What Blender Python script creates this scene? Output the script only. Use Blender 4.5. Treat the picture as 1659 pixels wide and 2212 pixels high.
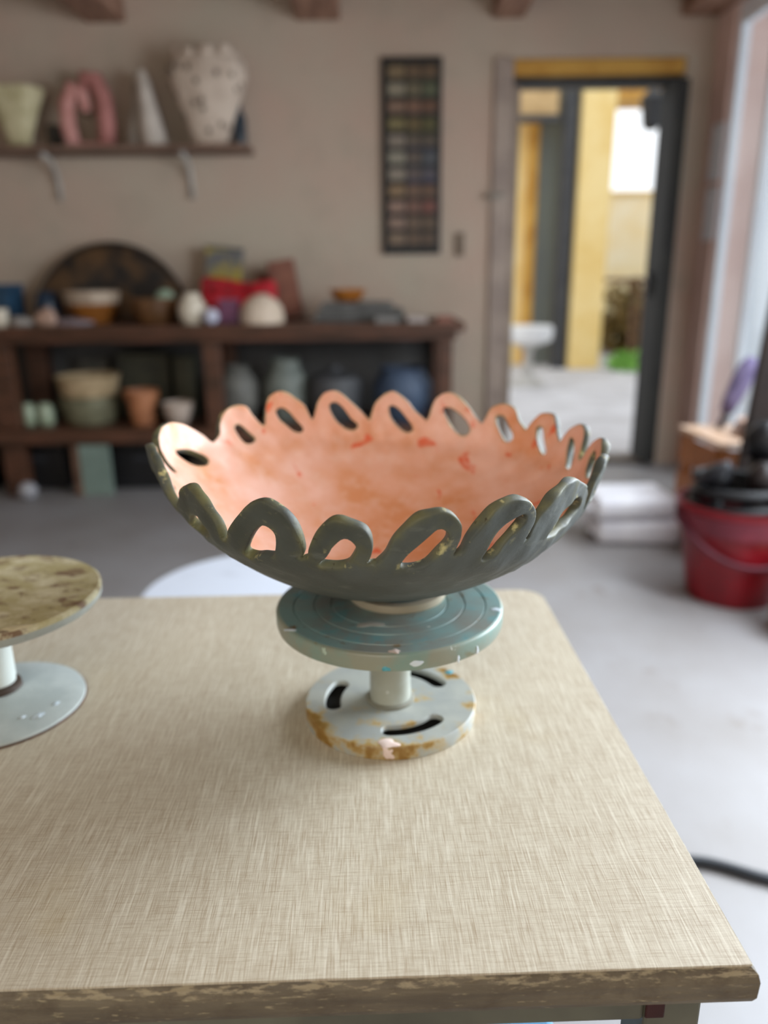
import bpy, bmesh, math, random
import numpy as np
from mathutils import Vector, Matrix
from mathutils.geometry import delaunay_2d_cdt
random.seed(7); rng = np.random.default_rng(7)
for o in list(bpy.data.objects): bpy.data.objects.remove(o)
S = bpy.context.scene; COL = S.collection
PI = math.pi

# ------------------------------------------------------------------ camera
F, PITCH, ROLL, EYE = 1660.0, 0.29889, -0.01085, 1.136
TOP = 0.75                                    # height of the work table
fw = Vector((0, math.cos(PITCH), -math.sin(PITCH))); up0 = Vector((0, math.sin(PITCH), math.cos(PITCH))); rt0 = Vector((1, 0, 0))
RT = math.cos(ROLL)*rt0 + math.sin(ROLL)*up0; UP = -math.sin(ROLL)*rt0 + math.cos(ROLL)*up0
cd = bpy.data.cameras.new('camera'); cam = bpy.data.objects.new('camera', cd); COL.objects.link(cam)
cam.matrix_world = Matrix(((RT.x, UP.x, -fw.x, 0), (RT.y, UP.y, -fw.y, 0), (RT.z, UP.z, -fw.z, EYE), (0, 0, 0, 1)))
cd.sensor_fit = 'VERTICAL'; cd.sensor_height = 36; cd.sensor_width = 27; cd.lens = F/2212*36
cd.dof.use_dof = True; cd.dof.focus_distance = 0.50; cd.dof.aperture_fstop = cd.lens/8.6
cd.clip_start = 0.02; cd.clip_end = 100
S.camera = cam

# ------------------------------------------------------------------ light
def srgb(c):
    if isinstance(c, str): c = [int(c[i:i+2], 16)/255 for i in (0, 2, 4)]
    return tuple((v/12.92 if v <= .04045 else ((v+.055)/1.055)**2.4) for v in c)
w = bpy.data.worlds.new('overcast_sky'); S.world = w; w.use_nodes = True
bg = w.node_tree.nodes['Background']; bg.inputs[0].default_value = (0.93, 0.965, 1.0, 1); bg.inputs[1].default_value = 1.5
def area(name, loc, target, sx, sy, power, color):
    l = bpy.data.lights.new(name, 'AREA'); l.shape = 'RECTANGLE'; l.size = sx; l.size_y = sy; l.energy = power; l.color = color
    o = bpy.data.objects.new(name, l); COL.objects.link(o); o.location = loc
    o.rotation_euler = (Vector(target)-Vector(loc)).to_track_quat('-Z', 'Z').to_euler(); return o
area('window_daylight_right', (1.70, 1.52, 1.50), (-.1, 0.7, 0.95), 1.3, 1.3, 112, (0.84, 0.92, 1.0))
area('window_daylight_far_right', (1.70, 2.85, 1.45), (-1.0, 2.6, 0.1), .8, 1.5, 27, (0.86, 0.93, 1.0))
area('window_daylight_front', (-.45, -1.35, 1.95), (-0.7, 2.6, 0.6), 1.5, 1.0, 18, (1.0, 0.91, 0.74))
S.view_settings.view_transform = 'Standard'; S.view_settings.look = 'None'
S.view_settings.gamma = 1; S.view_settings.use_curve_mapping = False; S.view_settings.exposure = 0.07

# ------------------------------------------------------------------ helpers
def ray(px, py): return fw + (px-829.5)/F*RT - (py-1106)/F*UP
def at(px, py, Y):                              # point of the room on the plane y = Y
    d = ray(px, py); return Vector((0, 0, EYE)) + d*(Y/d.y)
def on(px, py, z):                              # point of the room at height z
    d = ray(px, py); return Vector((0, 0, EYE)) + d*((z-EYE)/d.z)
def mpp(px, py, Y): return (at(px+1, py, Y)-at(px, py, Y)).length
MATS = {}
def nodes(name):
    m = bpy.data.materials.new(name); m.use_nodes = True; nt = m.node_tree; b = nt.nodes['Principled BSDF']
    return m, nt, b
def N(nt, t, **kw):
    n = nt.nodes.new(t)
    for k, v in kw.items():
        if k.startswith('i_'):
            n.inputs[int(k[2:])].default_value = v
        else: setattr(n, k, v)
    return n
def noise(nt, coord, scale, detail=4, rough=.55, dist=0.0):
    n = nt.nodes.new('ShaderNodeTexNoise'); n.inputs['Scale'].default_value = scale; n.inputs['Detail'].default_value = detail
    n.inputs['Roughness'].default_value = rough; n.inputs['Distortion'].default_value = dist
    nt.links.new(coord, n.inputs['Vector']); return n.outputs['Fac']
def ramp(nt, fac, a, b):
    r = nt.nodes.new('ShaderNodeMapRange'); r.inputs[1].default_value = a; r.inputs[2].default_value = b
    r.clamp = True; nt.links.new(fac, r.inputs[0]); return r.outputs[0]
def mix(nt, fac, a, b):
    m = nt.nodes.new('ShaderNodeMix'); m.data_type = 'RGBA'
    if isinstance(fac, float): m.inputs[0].default_value = fac
    else: nt.links.new(fac, m.inputs[0])
    for s, v in ((6, a), (7, b)):
        if isinstance(v, tuple): m.inputs[s].default_value = (*v[:3], 1)
        else: nt.links.new(v, m.inputs[s])
    return m.outputs[2]
def math_(nt, op, a, b=None):
    m = nt.nodes.new('ShaderNodeMath'); m.operation = op
    for i, v in enumerate((a, b)):
        if v is None: continue
        if isinstance(v, (int, float)): m.inputs[i].default_value = v
        else: nt.links.new(v, m.inputs[i])
    return m.outputs[0]
def coords(nt, scale=(1, 1, 1), kind='Object'):
    t = nt.nodes.new('ShaderNodeTexCoord'); m = nt.nodes.new('ShaderNodeMapping'); m.inputs['Scale'].default_value = scale
    nt.links.new(t.outputs[kind], m.inputs['Vector']); return m.outputs[0]
def bump(nt, b, h, strength=.3, dist=.002):
    n = nt.nodes.new('ShaderNodeBump'); n.inputs['Strength'].default_value = strength; n.inputs['Distance'].default_value = dist
    nt.links.new(h, n.inputs['Height']); nt.links.new(n.outputs[0], b.inputs['Normal'])
def mat(key, c1, c2=None, scale=12, rough=.6, bmp=.15, lo=.4, hi=.62, metallic=0, stretch=(1, 1, 1)):
    if key in MATS: return MATS[key]
    m, nt, b = nodes(key); co = coords(nt, stretch)
    c1 = srgb(c1) if isinstance(c1, str) else c1
    c2 = srgb(c2) if isinstance(c2, str) else (c2 or tuple(v*.8 for v in c1))
    n = noise(nt, co, scale)
    nt.links.new(mix(nt, ramp(nt, n, lo, hi), c1, c2), b.inputs['Base Color'])
    b.inputs['Roughness'].default_value = rough; b.inputs['Metallic'].default_value = metallic
    if bmp: bump(nt, b, noise(nt, co, scale*3), bmp)
    MATS[key] = m; return m

def link(name, bm, m=None, parent=None, smooth=False, loc=None):
    me = bpy.data.meshes.new(name); bm.normal_update(); bm.to_mesh(me); bm.free()
    o = bpy.data.objects.new(name, me); COL.objects.link(o)
    for x in (m if isinstance(m, (list, tuple)) else [m]):
        if x: me.materials.append(x)
    if smooth:
        for p in me.polygons: p.use_smooth = True
    if parent: o.parent = parent
    if loc is not None: o.location = loc
    return o
def tag(o, label=None, cat=None, group=None, kind=None):
    if label: o['label'] = label
    if cat: o['category'] = cat
    if group: o['group'] = group
    if kind: o['kind'] = kind
    return o
def thing(name, label, cat, loc, rz=0, group=None):
    o = bpy.data.objects.new(name, None); COL.objects.link(o); o.location = loc; o.rotation_euler = (0, 0, rz); o.empty_display_size = .05
    return tag(o, label, cat, group)
def struct(o): o['kind'] = 'structure'; return o
def add_box(bm, c, s, bev=0.0, rot=None, seg=2):
    r = bmesh.ops.create_cube(bm, size=1); vs = r['verts']
    bmesh.ops.scale(bm, vec=s, verts=vs)
    if bev:
        es = list({e for v in vs for e in v.link_edges})
        g = bmesh.ops.bevel(bm, geom=es, offset=bev, segments=seg, profile=.5, affect='EDGES'); vs = list({v for f in g['faces'] for v in f.verts} | {v for v in vs if v.is_valid})
    if rot is not None: bmesh.ops.rotate(bm, verts=vs, cent=(0, 0, 0), matrix=rot)
    bmesh.ops.translate(bm, verts=vs, vec=c); return vs
def box(name, c, s, m, parent=None, bev=0.004, rot=None, smooth=False):
    bm = bmesh.new(); add_box(bm, c, s, bev, rot); return link(name, bm, m, parent, smooth)
def add_lathe(bm, prof, seg=40, c=(0, 0, 0), wob=None):
    rings = []
    for r, z in prof:
        if r < 1e-6: rings.append([bm.verts.new((c[0], c[1], c[2]+z))])
        else:
            rings.append([bm.verts.new((c[0]+r*(1 if not wob else wob(2*PI*i/seg, z))*math.cos(2*PI*i/seg), c[1]+r*(1 if not wob else wob(2*PI*i/seg, z))*math.sin(2*PI*i/seg), c[2]+z)) for i in range(seg)])
    for a, b in zip(rings, rings[1:]):
        for i in range(seg):
            j = (i+1) % seg
            if len(a) == 1 and len(b) == 1: continue
            if len(a) == 1: bm.faces.new((a[0], b[j], b[i]))
            elif len(b) == 1: bm.faces.new((a[i], a[j], b[0]))
            else: bm.faces.new((a[i], a[j], b[j], b[i]))
def lathe(name, prof, m, parent=None, loc=(0, 0, 0), seg=40, wob=None, rot=None, sq=1, lean=0):
    bm = bmesh.new(); add_lathe(bm, prof, seg, wob=wob); bmesh.ops.recalc_face_normals(bm, faces=bm.faces)
    if lean:
        for v in bm.verts: v.co.x += lean*v.co.z
    if sq != 1: bmesh.ops.scale(bm, vec=(1, sq, 1), verts=bm.verts)
    if rot is not None: bmesh.ops.rotate(bm, verts=bm.verts, cent=(0, 0, 0), matrix=rot)
    o = link(name, bm, m, parent, True, loc)
    try: o.data.set_sharp_from_angle(angle=math.radians(42))
    except Exception: pass
    return o
def add_tube(bm, pts, rad, seg=10, cap=True):
    pts = [Vector(p) for p in pts]; rings = []; n = len(pts)
    rads = rad if isinstance(rad, (list, tuple)) else [rad]*n
    prev = None
    for i, p in enumerate(pts):
        t = (pts[min(i+1, n-1)]-pts[max(i-1, 0)]).normalized()
        u = (Vector((0, 0, 1)).cross(t) if abs(t.z) < .95 else Vector((1, 0, 0)).cross(t)).normalized() if prev is None else (prev - t*prev.dot(t)).normalized()
        prev = u; v = t.cross(u)
        rings.append([bm.verts.new(p+rads[i]*(math.cos(2*PI*k/seg)*u+math.sin(2*PI*k/seg)*v)) for k in range(seg)])
    for a, b in zip(rings, rings[1:]):
        for k in range(seg): bm.faces.new((a[k], a[(k+1) % seg], b[(k+1) % seg], b[k]))
    if cap: bm.faces.new(rings[0][::-1]); bm.faces.new(rings[-1])
def tube(name, pts, rad, m, parent=None, seg=10):
    bm = bmesh.new(); add_tube(bm, pts, rad, seg); return link(name, bm, m, parent, True)
def catmull(P, step, closed=False):
    P = [np.array(p, float) for p in P]; n = len(P); out = []
    for i in range(n if closed else n-1):
        p1, p2 = P[i], P[(i+1) % n]
        p0 = P[i-1] if (closed or i) else 2*p1-p2
        p3 = P[(i+2) % n] if (closed or i+2 < n) else 2*p2-p1
        k = max(1, int(math.ceil(np.hypot(*(p2-p1))/step)))
        for j in range(k):
            t = j/k
            out.append(.5*((2*p1)+(-p0+p2)*t+(2*p0-5*p1+4*p2-p3)*t*t+(-p0+3*p1-3*p2+p3)*t**3))
    if not closed: out.append(P[-1])
    return out
def inside(pts, poly):
    x, y = pts[:, 0], pts[:, 1]; r = np.zeros(len(pts), bool); n = len(poly)
    for i in range(n):
        x1, y1 = poly[i]; x2, y2 = poly[(i+1) % n]
        if y1 == y2: continue
        c = ((y1 > y) != (y2 > y)) & (x < (x2-x1)*(y-y1)/(y2-y1)+x1); r ^= c
    return r
def dist_to(pts, polys):
    d = np.full(len(pts), 1e9)
    for poly in polys:
        a = np.array(poly); b = np.roll(a, -1, 0); ab = b-a; L = (ab*ab).sum(1)+1e-18
        for i in range(0, len(pts), 800):
            p = pts[i:i+800, None, :]-a[None]; t = np.clip((p*ab[None]).sum(2)/L, 0, 1)
            d[i:i+800] = np.minimum(d[i:i+800], np.hypot(p[..., 0]-t*ab[:, 0], p[..., 1]-t*ab[:, 1]).min(1))
    return d
def sheet(polys, step, offs):
    """triangulate outer polygon minus holes; returns points, triangles, distance to the boundary"""
    allb = [np.array(p) for p in polys]
    lo = allb[0].min(0); hi = allb[0].max(0)
    gx, gy = np.meshgrid(np.arange(lo[0], hi[0], step), np.arange(lo[1], hi[1], step))
    gx = gx + (np.arange(gx.shape[0]) % 2)[:, None]*step/2
    g = np.stack([gx.ravel(), gy.ravel()], 1)
    def ok(pts):
        m = inside(pts, allb[0])
        for h in allb[1:]: m &= ~inside(pts, h)
        return m
    g = g[ok(g)]; g = g[dist_to(g, allb) > (offs[-1] if offs else 0)+.45*step]
    ex = [g]
    for of in offs:
        for p in allb:
            nx = np.roll(p, -1, 0)-np.roll(p, 1, 0); nrm = np.stack([-nx[:, 1], nx[:, 0]], 1); nrm /= np.hypot(nrm[:, 0], nrm[:, 1])[:, None]+1e-12
            for sgn in (1, -1):
                q = p+sgn*nrm*of; q = q[ok(q)]
                if len(q): ex.append(q[dist_to(q, allb) > of*.93])
    pts = [Vector(v) for p in allb for v in p]; edges = []; k = 0
    for p in allb:
        n = len(p); edges += [(k+i, k+(i+1) % n) for i in range(n)]; k += n
    nb = k
    pts += [Vector(v) for e in ex for v in e]
    V, E_, T, ov, oe, of_ = delaunay_2d_cdt(pts, edges, [], 0, 1e-7)
    V = np.array([tuple(v) for v in V]); T = np.array([t for t in T if len(t) == 3])
    T = T[ok(V[T].mean(1))]
    d = dist_to(V, allb)
    return V, T, d

# ------------------------------------------------------------------ materials
def plaster_mat():
    m, nt, b = nodes('lime_plaster'); co = coords(nt)
    c = mix(nt, ramp(nt, noise(nt, co, 1.3, 3), .35, .65), srgb('b8ab99'), srgb('bda493'))
    c = mix(nt, ramp(nt, noise(nt, co, 4.0, 5), .5, .85), c, srgb('ab9e8d'))
    nt.links.new(c, b.inputs['Base Color']); b.inputs['Roughness'].default_value = .9
    bump(nt, b, noise(nt, co, 25, 6), .4, .006); return m
def concrete_mat():
    m, nt, b = nodes('worn_concrete'); co = coords(nt)
    c = mix(nt, ramp(nt, noise(nt, co, 1.8, 6), .35, .7), srgb('999798'), srgb('898481'))
    c = mix(nt, ramp(nt, noise(nt, co, 7, 8), .62, .72), c, srgb('7f7771'))
    nt.links.new(c, b.inputs['Base Color']); b.inputs['Roughness'].default_value = .55
    bump(nt, b, noise(nt, co, 60, 4), .15, .002); return m
def linen_mat():
    m, nt, b = nodes('linen_laminate')
    a = noise(nt, coords(nt, (2000, 48, 1)), 1.0, 3, .6); c_ = noise(nt, coords(nt, (44, 1900, 1)), 1.0, 3, .6)
    a2 = noise(nt, coords(nt, (700, 26, 1)), 1.0, 2, .5); c2_ = noise(nt, coords(nt, (90, 2200, 1)), 1.0, 2, .5)
    base = srgb('d0c7b3'); dark = srgb('a08c72'); pale = srgb('e2dbc9')
    co = mix(nt, math_(nt, 'MULTIPLY', ramp(nt, a, .46, .68), .8), base, dark)
    co = mix(nt, math_(nt, 'MULTIPLY', ramp(nt, c_, .48, .70), .6), co, dark)
    co = mix(nt, math_(nt, 'MULTIPLY', ramp(nt, a2, .48, .30), .65), co, pale)
    co = mix(nt, math_(nt, 'MULTIPLY', ramp(nt, c2_, .56, .72), .45), co, dark)
    big = noise(nt, coords(nt), 9, 4)
    co = mix(nt, math_(nt, 'MULTIPLY', ramp(nt, big, .62, .8), .35), co, srgb('bba77c'))
    spk = noise(nt, coords(nt), 160, 2)
    co = mix(nt, ramp(nt, spk, .80, .83), co, srgb('4c4436'))
    nt.links.new(co, b.inputs['Base Color'])
    rr = math_(nt, 'MULTIPLY_ADD', a, .25); rr.node.inputs[2].default_value = .30
    nt.links.new(rr, b.inputs['Roughness']); b.inputs['Specular IOR Level'].default_value = .45
    bump(nt, b, math_(nt, 'ADD', a, c_), .12, .0006); return m
def glaze_out_mat():
    m, nt, b = nodes('grey_green_slip'); co = coords(nt)
    n1 = noise(nt, co, 16, 4); n2 = noise(nt, coords(nt, (1, 1, 2.5)), 45, 5); n3 = noise(nt, co, 30, 3)
    c = mix(nt, ramp(nt, n1, .4, .62), srgb('484c46'), srgb('565b57'))
    c = mix(nt, math_(nt, 'MULTIPLY', ramp(nt, n2, .60, .74), .6), c, srgb('72756d'))
    c = mix(nt, math_(nt, 'MULTIPLY', ramp(nt, n3, .62, .74), .45), c, srgb('66623a'))
    at_ = nt.nodes.new('ShaderNodeAttribute'); at_.attribute_name = 'rim'
    rimf = math_(nt, 'MULTIPLY', math_(nt, 'POWER', at_.outputs['Fac'], 1.5), ramp(nt, noise(nt, co, 42, 5), .40, .80))
    c = mix(nt, rimf, c, srgb('84804f'))
    n4 = noise(nt, co, 150, 3)
    c = mix(nt, math_(nt, 'MULTIPLY', at_.outputs['Fac'], ramp(nt, n4, .66, .74)), c, srgb('3a3222'))
    n5 = noise(nt, co, 90, 3)
    c = mix(nt, math_(nt, 'MULTIPLY', at_.outputs['Fac'], ramp(nt, n5, .63, .72)), c, srgb('c9c08a'))
    nt.links.new(c, b.inputs['Base Color']); b.inputs['Roughness'].default_value = .58; b.inputs['Specular IOR Level'].default_value = .35
    bump(nt, b, math_(nt, 'ADD', n2, math_(nt, 'MULTIPLY', noise(nt, co, 110, 4), .5)), .35, .002); return m
def glaze_in_mat():
    m, nt, b = nodes('peach_glaze'); co = coords(nt)
    n1 = noise(nt, co, 14, 5); n2 = noise(nt, co, 60, 5)
    c = mix(nt, ramp(nt, n1, .38, .64), srgb('efbfac'), srgb('da966a'))
    c = mix(nt, math_(nt, 'MULTIPLY', ramp(nt, n2, .5, .75), .5), c, srgb('f0cdbd'))
    # scattered orange drips
    sp = ramp(nt, noise(nt, coords(nt, (1, 1, .8)), 40, 2, .5, .6), .655, .72)
    c = mix(nt, math_(nt, 'MULTIPLY', sp, .85), c, srgb('e0592a'))
    at_ = nt.nodes.new('ShaderNodeAttribute'); at_.attribute_name = 'rim'
    c = mix(nt, math_(nt, 'MULTIPLY', math_(nt, 'POWER', at_.outputs['Fac'], 2.0), ramp(nt, n2, .35, .6)), c, srgb('a89a5e'))
    nt.links.new(c, b.inputs['Base Color']); b.inputs['Roughness'].default_value = .42
    bump(nt, b, n2, .25, .0015); return m
def wheel_top_mat():
    m, nt, b = nodes('teal_worn_metal'); co = coords(nt)
    c = mix(nt, ramp(nt, noise(nt, co, 22, 4), .38, .62), srgb('888a82'), srgb('82a09e'))
    c = mix(nt, math_(nt, 'MULTIPLY', ramp(nt, noise(nt, co, 35, 5), .57, .67), .55), c, srgb('5f9fa6'))
    c = mix(nt, ramp(nt, noise(nt, co, 48, 6), .62, .68), c, srgb('75603f'))
    c = mix(nt, ramp(nt, noise(nt, co, 110, 3), .71, .74), c, srgb('d8dcd6'))
    nt.links.new(c, b.inputs['Base Color']); b.inputs['Roughness'].default_value = .42; b.inputs['Metallic'].default_value = .15
    bump(nt, b, noise(nt, co, 90, 5), .2, .001); return m
def wheel_side_mat(key, c1, c2, rust, amt=.62):
    m, nt, b = nodes(key); co = coords(nt)
    c = mix(nt, ramp(nt, noise(nt, co, 30, 4), .4, .62), srgb(c1), srgb(c2))
    c = mix(nt, ramp(nt, noise(nt, co, 24, 6), amt, amt+.08), c, srgb(rust))
    c = mix(nt, ramp(nt, noise(nt, co, 70, 3), .70, .73), c, srgb('dfe3df'))
    nt.links.new(c, b.inputs['Base Color']); b.inputs['Roughness'].default_value = .4
    bump(nt, b, noise(nt, co, 80, 5), .25, .001); return m
def worn_edge_mat():
    m, nt, b = nodes('worn_painted_wood'); co = coords(nt, (6, 60, 60)); c0 = coords(nt)
    c = mix(nt, ramp(nt, noise(nt, co, 1.5, 5), .35, .65), srgb('63594a'), srgb('786d5a'))
    c = mix(nt, ramp(nt, noise(nt, c0, 38, 8, .7), .48, .72), c, srgb('594d3e'))
    c = mix(nt, ramp(nt, noise(nt, coords(nt, (60, 200, 260)), 1.6, 7), .62, .74), c, srgb('b0a383'))
    sx_ = nt.nodes.new('ShaderNodeSeparateXYZ'); nt.links.new(c0, sx_.inputs[0])
    ft = math_(nt, 'MULTIPLY', ramp(nt, sx_.outputs[2], TOP-.0125, TOP-.004), .17)
    fl = math_(nt, 'ADD', noise(nt, coords(nt, (60, 220, 260)), 1.2, 7, .65), ft)
    c = mix(nt, ramp(nt, fl, .66, .76), c, srgb('a2957a'))
    nt.links.new(c, b.inputs['Base Color']); b.inputs['Roughness'].default_value = .6
    bump(nt, b, noise(nt, coords(nt, (30, 150, 150)), 1, 6), .7, .003); return m
M_PLASTER = plaster_mat(); M_CONC = concrete_mat(); M_LINEN = linen_mat()
M_OUT = glaze_out_mat(); M_IN = glaze_in_mat()
M_BEAM = mat('beam_wood', 'a07a65', '7f5d4b', 6, .75, .4, stretch=(6, 1, 6))
M_BENCH = mat('dark_bench_wood', '5c3927', '402818', 5, .5, .3, stretch=(1, 8, 8))
M_DARK = mat('dark_steel', '3a3a3a', '2c2d30', 8, .5, .1)
M_YEL = mat('yellow_render', 'efd596', 'e6c57c', 2, .85, .2)
M_OCHRE = mat('ochre_lintel_paint', 'd0a04a', 'b98430', 5, .7, .2)
M_WHITE = mat('white_paint', 'e6e6e4', 'd2d3d4', 6, .5, .05)
M_BLACK = mat('black_plastic', '17171a', '101012', 10, .5, .05)
M_PINKWALL = mat('pink_plaster', 'e2c6bb', 'd5b6ab', 2.2, .85, .3)

# ------------------------------------------------------------------ room shell
YW = 4.65; XR = 1.80; XL = -3.3; YF = -1.6; ZC = 2.72
dl = at(1097, 500, YW).x; dr = at(1478, 200, YW).x; dtop = at(1280, 124, YW).z
def struct_boxes(name, boxes, m):
    bm = bmesh.new()
    for c, s in boxes: add_box(bm, c, s)
    return struct(link(name, bm, m))
def span(x0, x1, y0, y1, z0, z1): return (((x0+x1)/2, (y0+y1)/2, (z0+z1)/2), (x1-x0, y1-y0, z1-z0))
struct_boxes('floor', [span(XL-.2, XR+.25, YF-.2, YW+.25, -.2, 0)], M_CONC)
struct_boxes('ceiling', [span(XL-.2, XR+.25, YF-.2, YW+.25, ZC, ZC+.15)], mat('ceiling_boards', '9b8b7c', '857565', 4, .8, .2))
struct_boxes('wall_back', [span(XL-.2, dl, YW, YW+.22, 0, ZC), span(dl, dr, YW, YW+.22, dtop, ZC), span(dr, XR+.25, YW, YW+.22, 0, ZC)], M_PLASTER)
struct_boxes('wall_left', [span(XL-.2, XL, YF, YW, 0, ZC)], M_PLASTER)
# front wall behind the camera with one window opening
struct_boxes('wall_front', [span(XL-.2, -1.25, YF-.2, YF, 0, ZC), span(.35, XR+.25, YF-.2, YF, 0, ZC), span(-1.25, .35, YF-.2, YF, 0, 1.3), span(-1.25, .35, YF-.2, YF, 2.6, ZC)], M_PLASTER)
# right wall: pillar at the far corner, tall glazed opening, pier near the camera
WY0 = -.25; WY1 = 4.43; WZ = 2.42
struct_boxes('wall_right', [span(XR, XR+.22, WY1, YW, 0, ZC), span(XR, XR+.22, YF, WY0, 0, ZC), span(XR, XR+.22, WY0, WY1, WZ, ZC)], M_PINKWALL)
M_GLASS = None
def glass_mat():
    m, nt, b = nodes('window_glass'); out = nt.nodes['Material Output']
    t = nt.nodes.new('ShaderNodeBsdfTransparent'); g = nt.nodes.new('ShaderNodeBsdfGlossy'); g.inputs['Roughness'].default_value = .03
    t.inputs[0].default_value = (.93, .96, .98, 1)
    mx = nt.nodes.new('ShaderNodeMixShader'); mx.inputs[0].default_value = .06
    nt.links.new(t.outputs[0], mx.inputs[1]); nt.links.new(g.outputs[0], mx.inputs[2]); nt.links.new(mx.outputs[0], out.inputs[0]); return m
M_GLASS = glass_mat()
M_WFRAME = mat('pale_window_frame', 'e9ecf0', 'e2e6ec', 2, .5, 0)
wr = thing('window_1', None, None, (XR, 0, 0)); wr['kind'] = 'structure'
ys = [WY0, .5, 1.4, 2.3, 3.2, 4.02, WY1]
for i, y in enumerate(ys):
    ww = .042
    bm = bmesh.new(); yy = y + (ww/2 if i == 0 else (-ww/2 if i == len(ys)-1 else 0))
    add_box(bm, (.045, yy, WZ/2), (.05, ww, WZ), .006); link('window_post', bm, M_WFRAME, wr)
for nm, z in (('window_rail', .05), ('window_rail', WZ-.05)):
    bm = bmesh.new(); add_box(bm, (.045, (WY0+WY1)/2, z), (.046, WY1-WY0, .1), .006); link(nm, bm, M_WFRAME, wr)
for y0, y1 in zip(ys, ys[1:]):
    bm = bmesh.new(); add_box(bm, (.048, (y0+y1)/2, WZ/2), (.006, y1-y0-.03, WZ-.2)); link('pane', bm, M_GLASS, wr)
wf = thing('window_2', None, None, (-.45, YF-.1, 1.95)); wf['kind'] = 'structure'
for x in (-.77, 0, .77): box('window_post', (x, 0, 0), (.06, .07, 1.3), M_WFRAME, wf)
for z in (-.62, .62): box('window_rail', (0, 0, z), (1.6, .065, .06), M_WFRAME, wf)
for x in (-.385, .385): box('pane', (x, 0, 0), (.72, .008, 1.2), M_GLASS, wf, 0)
# ceiling beams running towards the back wall
zb = at(690, 45, YW).z
for i, (p0, p1) in enumerate(((186, 272), (640, 735), (1062, 1132), (1470, 1600))):
    x0 = at(p0, 45, YW).x; x1 = at(p1, 45, YW).x
    bm = bmesh.new(); add_box(bm, ((x0+x1)/2, (YF+YW)/2, (zb+ZC)/2), (x1-x0, YW-YF, ZC-zb), .008)
    struct(link('trim_%d' % (i+1), bm, M_BEAM))

# ------------------------------------------------------------------ doorway in the back wall
door = thing('door_1', None, None, ((dl+dr)/2, YW+.08, 0)); door['kind'] = 'structure'
def dbox(name, x0, x1, y0, y1, z0, z1, m, bev=.005):
    c, s = span(x0, x1, y0, y1, z0, z1); c = (c[0]-(dl+dr)/2, c[1]-YW-.08, c[2]); return box(name, c, s, m, door, bev)
zl = at(1280, 160, YW).z; zh = at(1280, 178, YW).z
dbox('lintel', dl+.005, dr-.005, YW+.0, YW+.2, zl, dtop-.004, M_OCHRE)
dbox('frame_head', dl+.005, dr-.005, YW+.05, YW+.14, zh-.01, zl-.002, M_DARK)
dbox('frame_jamb', dl+.003, dl+.045, YW+.0, YW+.16, .03, zh-.012, mat('jamb_paint', '9a8a7c', '857567', 5, .7, .2))
px0 = at(1418, 500, YW).x; 
leaf_ = dbox('door_leaf', px0, dr-.02, YW-.14, YW+.13, .035, zh-.012, mat('dark_green_door_paint', '2b2a26', '232220', 6, .85, .1))
dbox('handle', px0-.03, px0, YW+.0, YW+.03, 1.0, 1.14, M_DARK).parent = leaf_
dbox('threshold', dl+.003, dr-.003, YW-.02, YW+.20, 0.001, .03, mat('stone_threshold', '7c736b', '665d55', 8, .8, .2))
# casing on the room side, left of the opening
tr = box('trim_5', (dl-.05, YW-.012, dtop/2), (.10, .022, dtop), mat('casing_paint', 'a8978a', '94847a', 5, .7, .2)); struct(tr)

# ------------------------------------------------------------------ yard beyond the doorway
struct_boxes('trim_6', [span(-4, 9, YW+.26, 16, -.2, 0)], mat('yard_paving', 'c9c8ca', 'b5b3b4', 3, .8, .2))
YD = 9.7
fac = thing('yard_building', 'yellow rendered building across the yard with dark framed glazing', 'building', (at(1200, 790, YD).x, YD, 0))
ox = fac.location.x
def fbox(name, pa, pb, y0, y1, Y0, Y1, m, bev=.01, z0=None):
    a = at(pa, (y0+y1)/2, YD).x; b = at(pb, (y0+y1)/2, YD).x; zt = at((pa+pb)/2, y0, YD).z; zb_ = z0 if z0 is not None else at((pa+pb)/2, y1, YD).z
    c, s = span(a, b, Y0, Y1, zb_, zt); return box(name, (c[0]-ox, c[1]-YD, c[2]), s, m, fac, bev)
fbox('pillar', 1243, 1312, 120, 800, YD-.1, YD+.35, M_YEL, z0=0)
fbox('mullion', 1208, 1238, 120, 800, YD-.02, YD+.12, M_DARK, z0=0)
fbox('transom', 960, 1212, 248, 264, YD, YD+.1, M_DARK)
fbox('transom_panel', 960, 1212, 110, 250, YD+.05, YD+.12, mat('tan_panel', 'c8a878', 'b39363', 4, .8, .1))
fbox('wall', 930, 1152, 170, 800, YD+.5, YD+.7, M_YEL, z0=0)
fbox('door_edge', 1150, 1172, 170, 800, YD+.42, YD+.7, M_OCHRE, z0=0)
fbox('door_leaf', 1171, 1250, 170, 800, YD+.45, YD+.6, mat('slate_door_paint', '70756e', '666b6a', .8, .7, 0), z0=0)
ev = thing('eave_board', 'ochre painted eave of the roof above the bright sky beyond the doorway', 'roof', (at(1385, 200, 10.8).x, 10.8, at(1385, 228, 10.8).z))
box('soffit', (0, 0, .35), (1.3, .5, .7), M_OCHRE, ev); box('fascia', (0, -.27, .03), (1.34, .03, .07), mat('fascia_paint', 'c99a48', 'b5863a'), ev); box('post', (.62, .15, -ev.location.z/2), (.12, .12, ev.location.z), M_OCHRE, ev)
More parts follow.
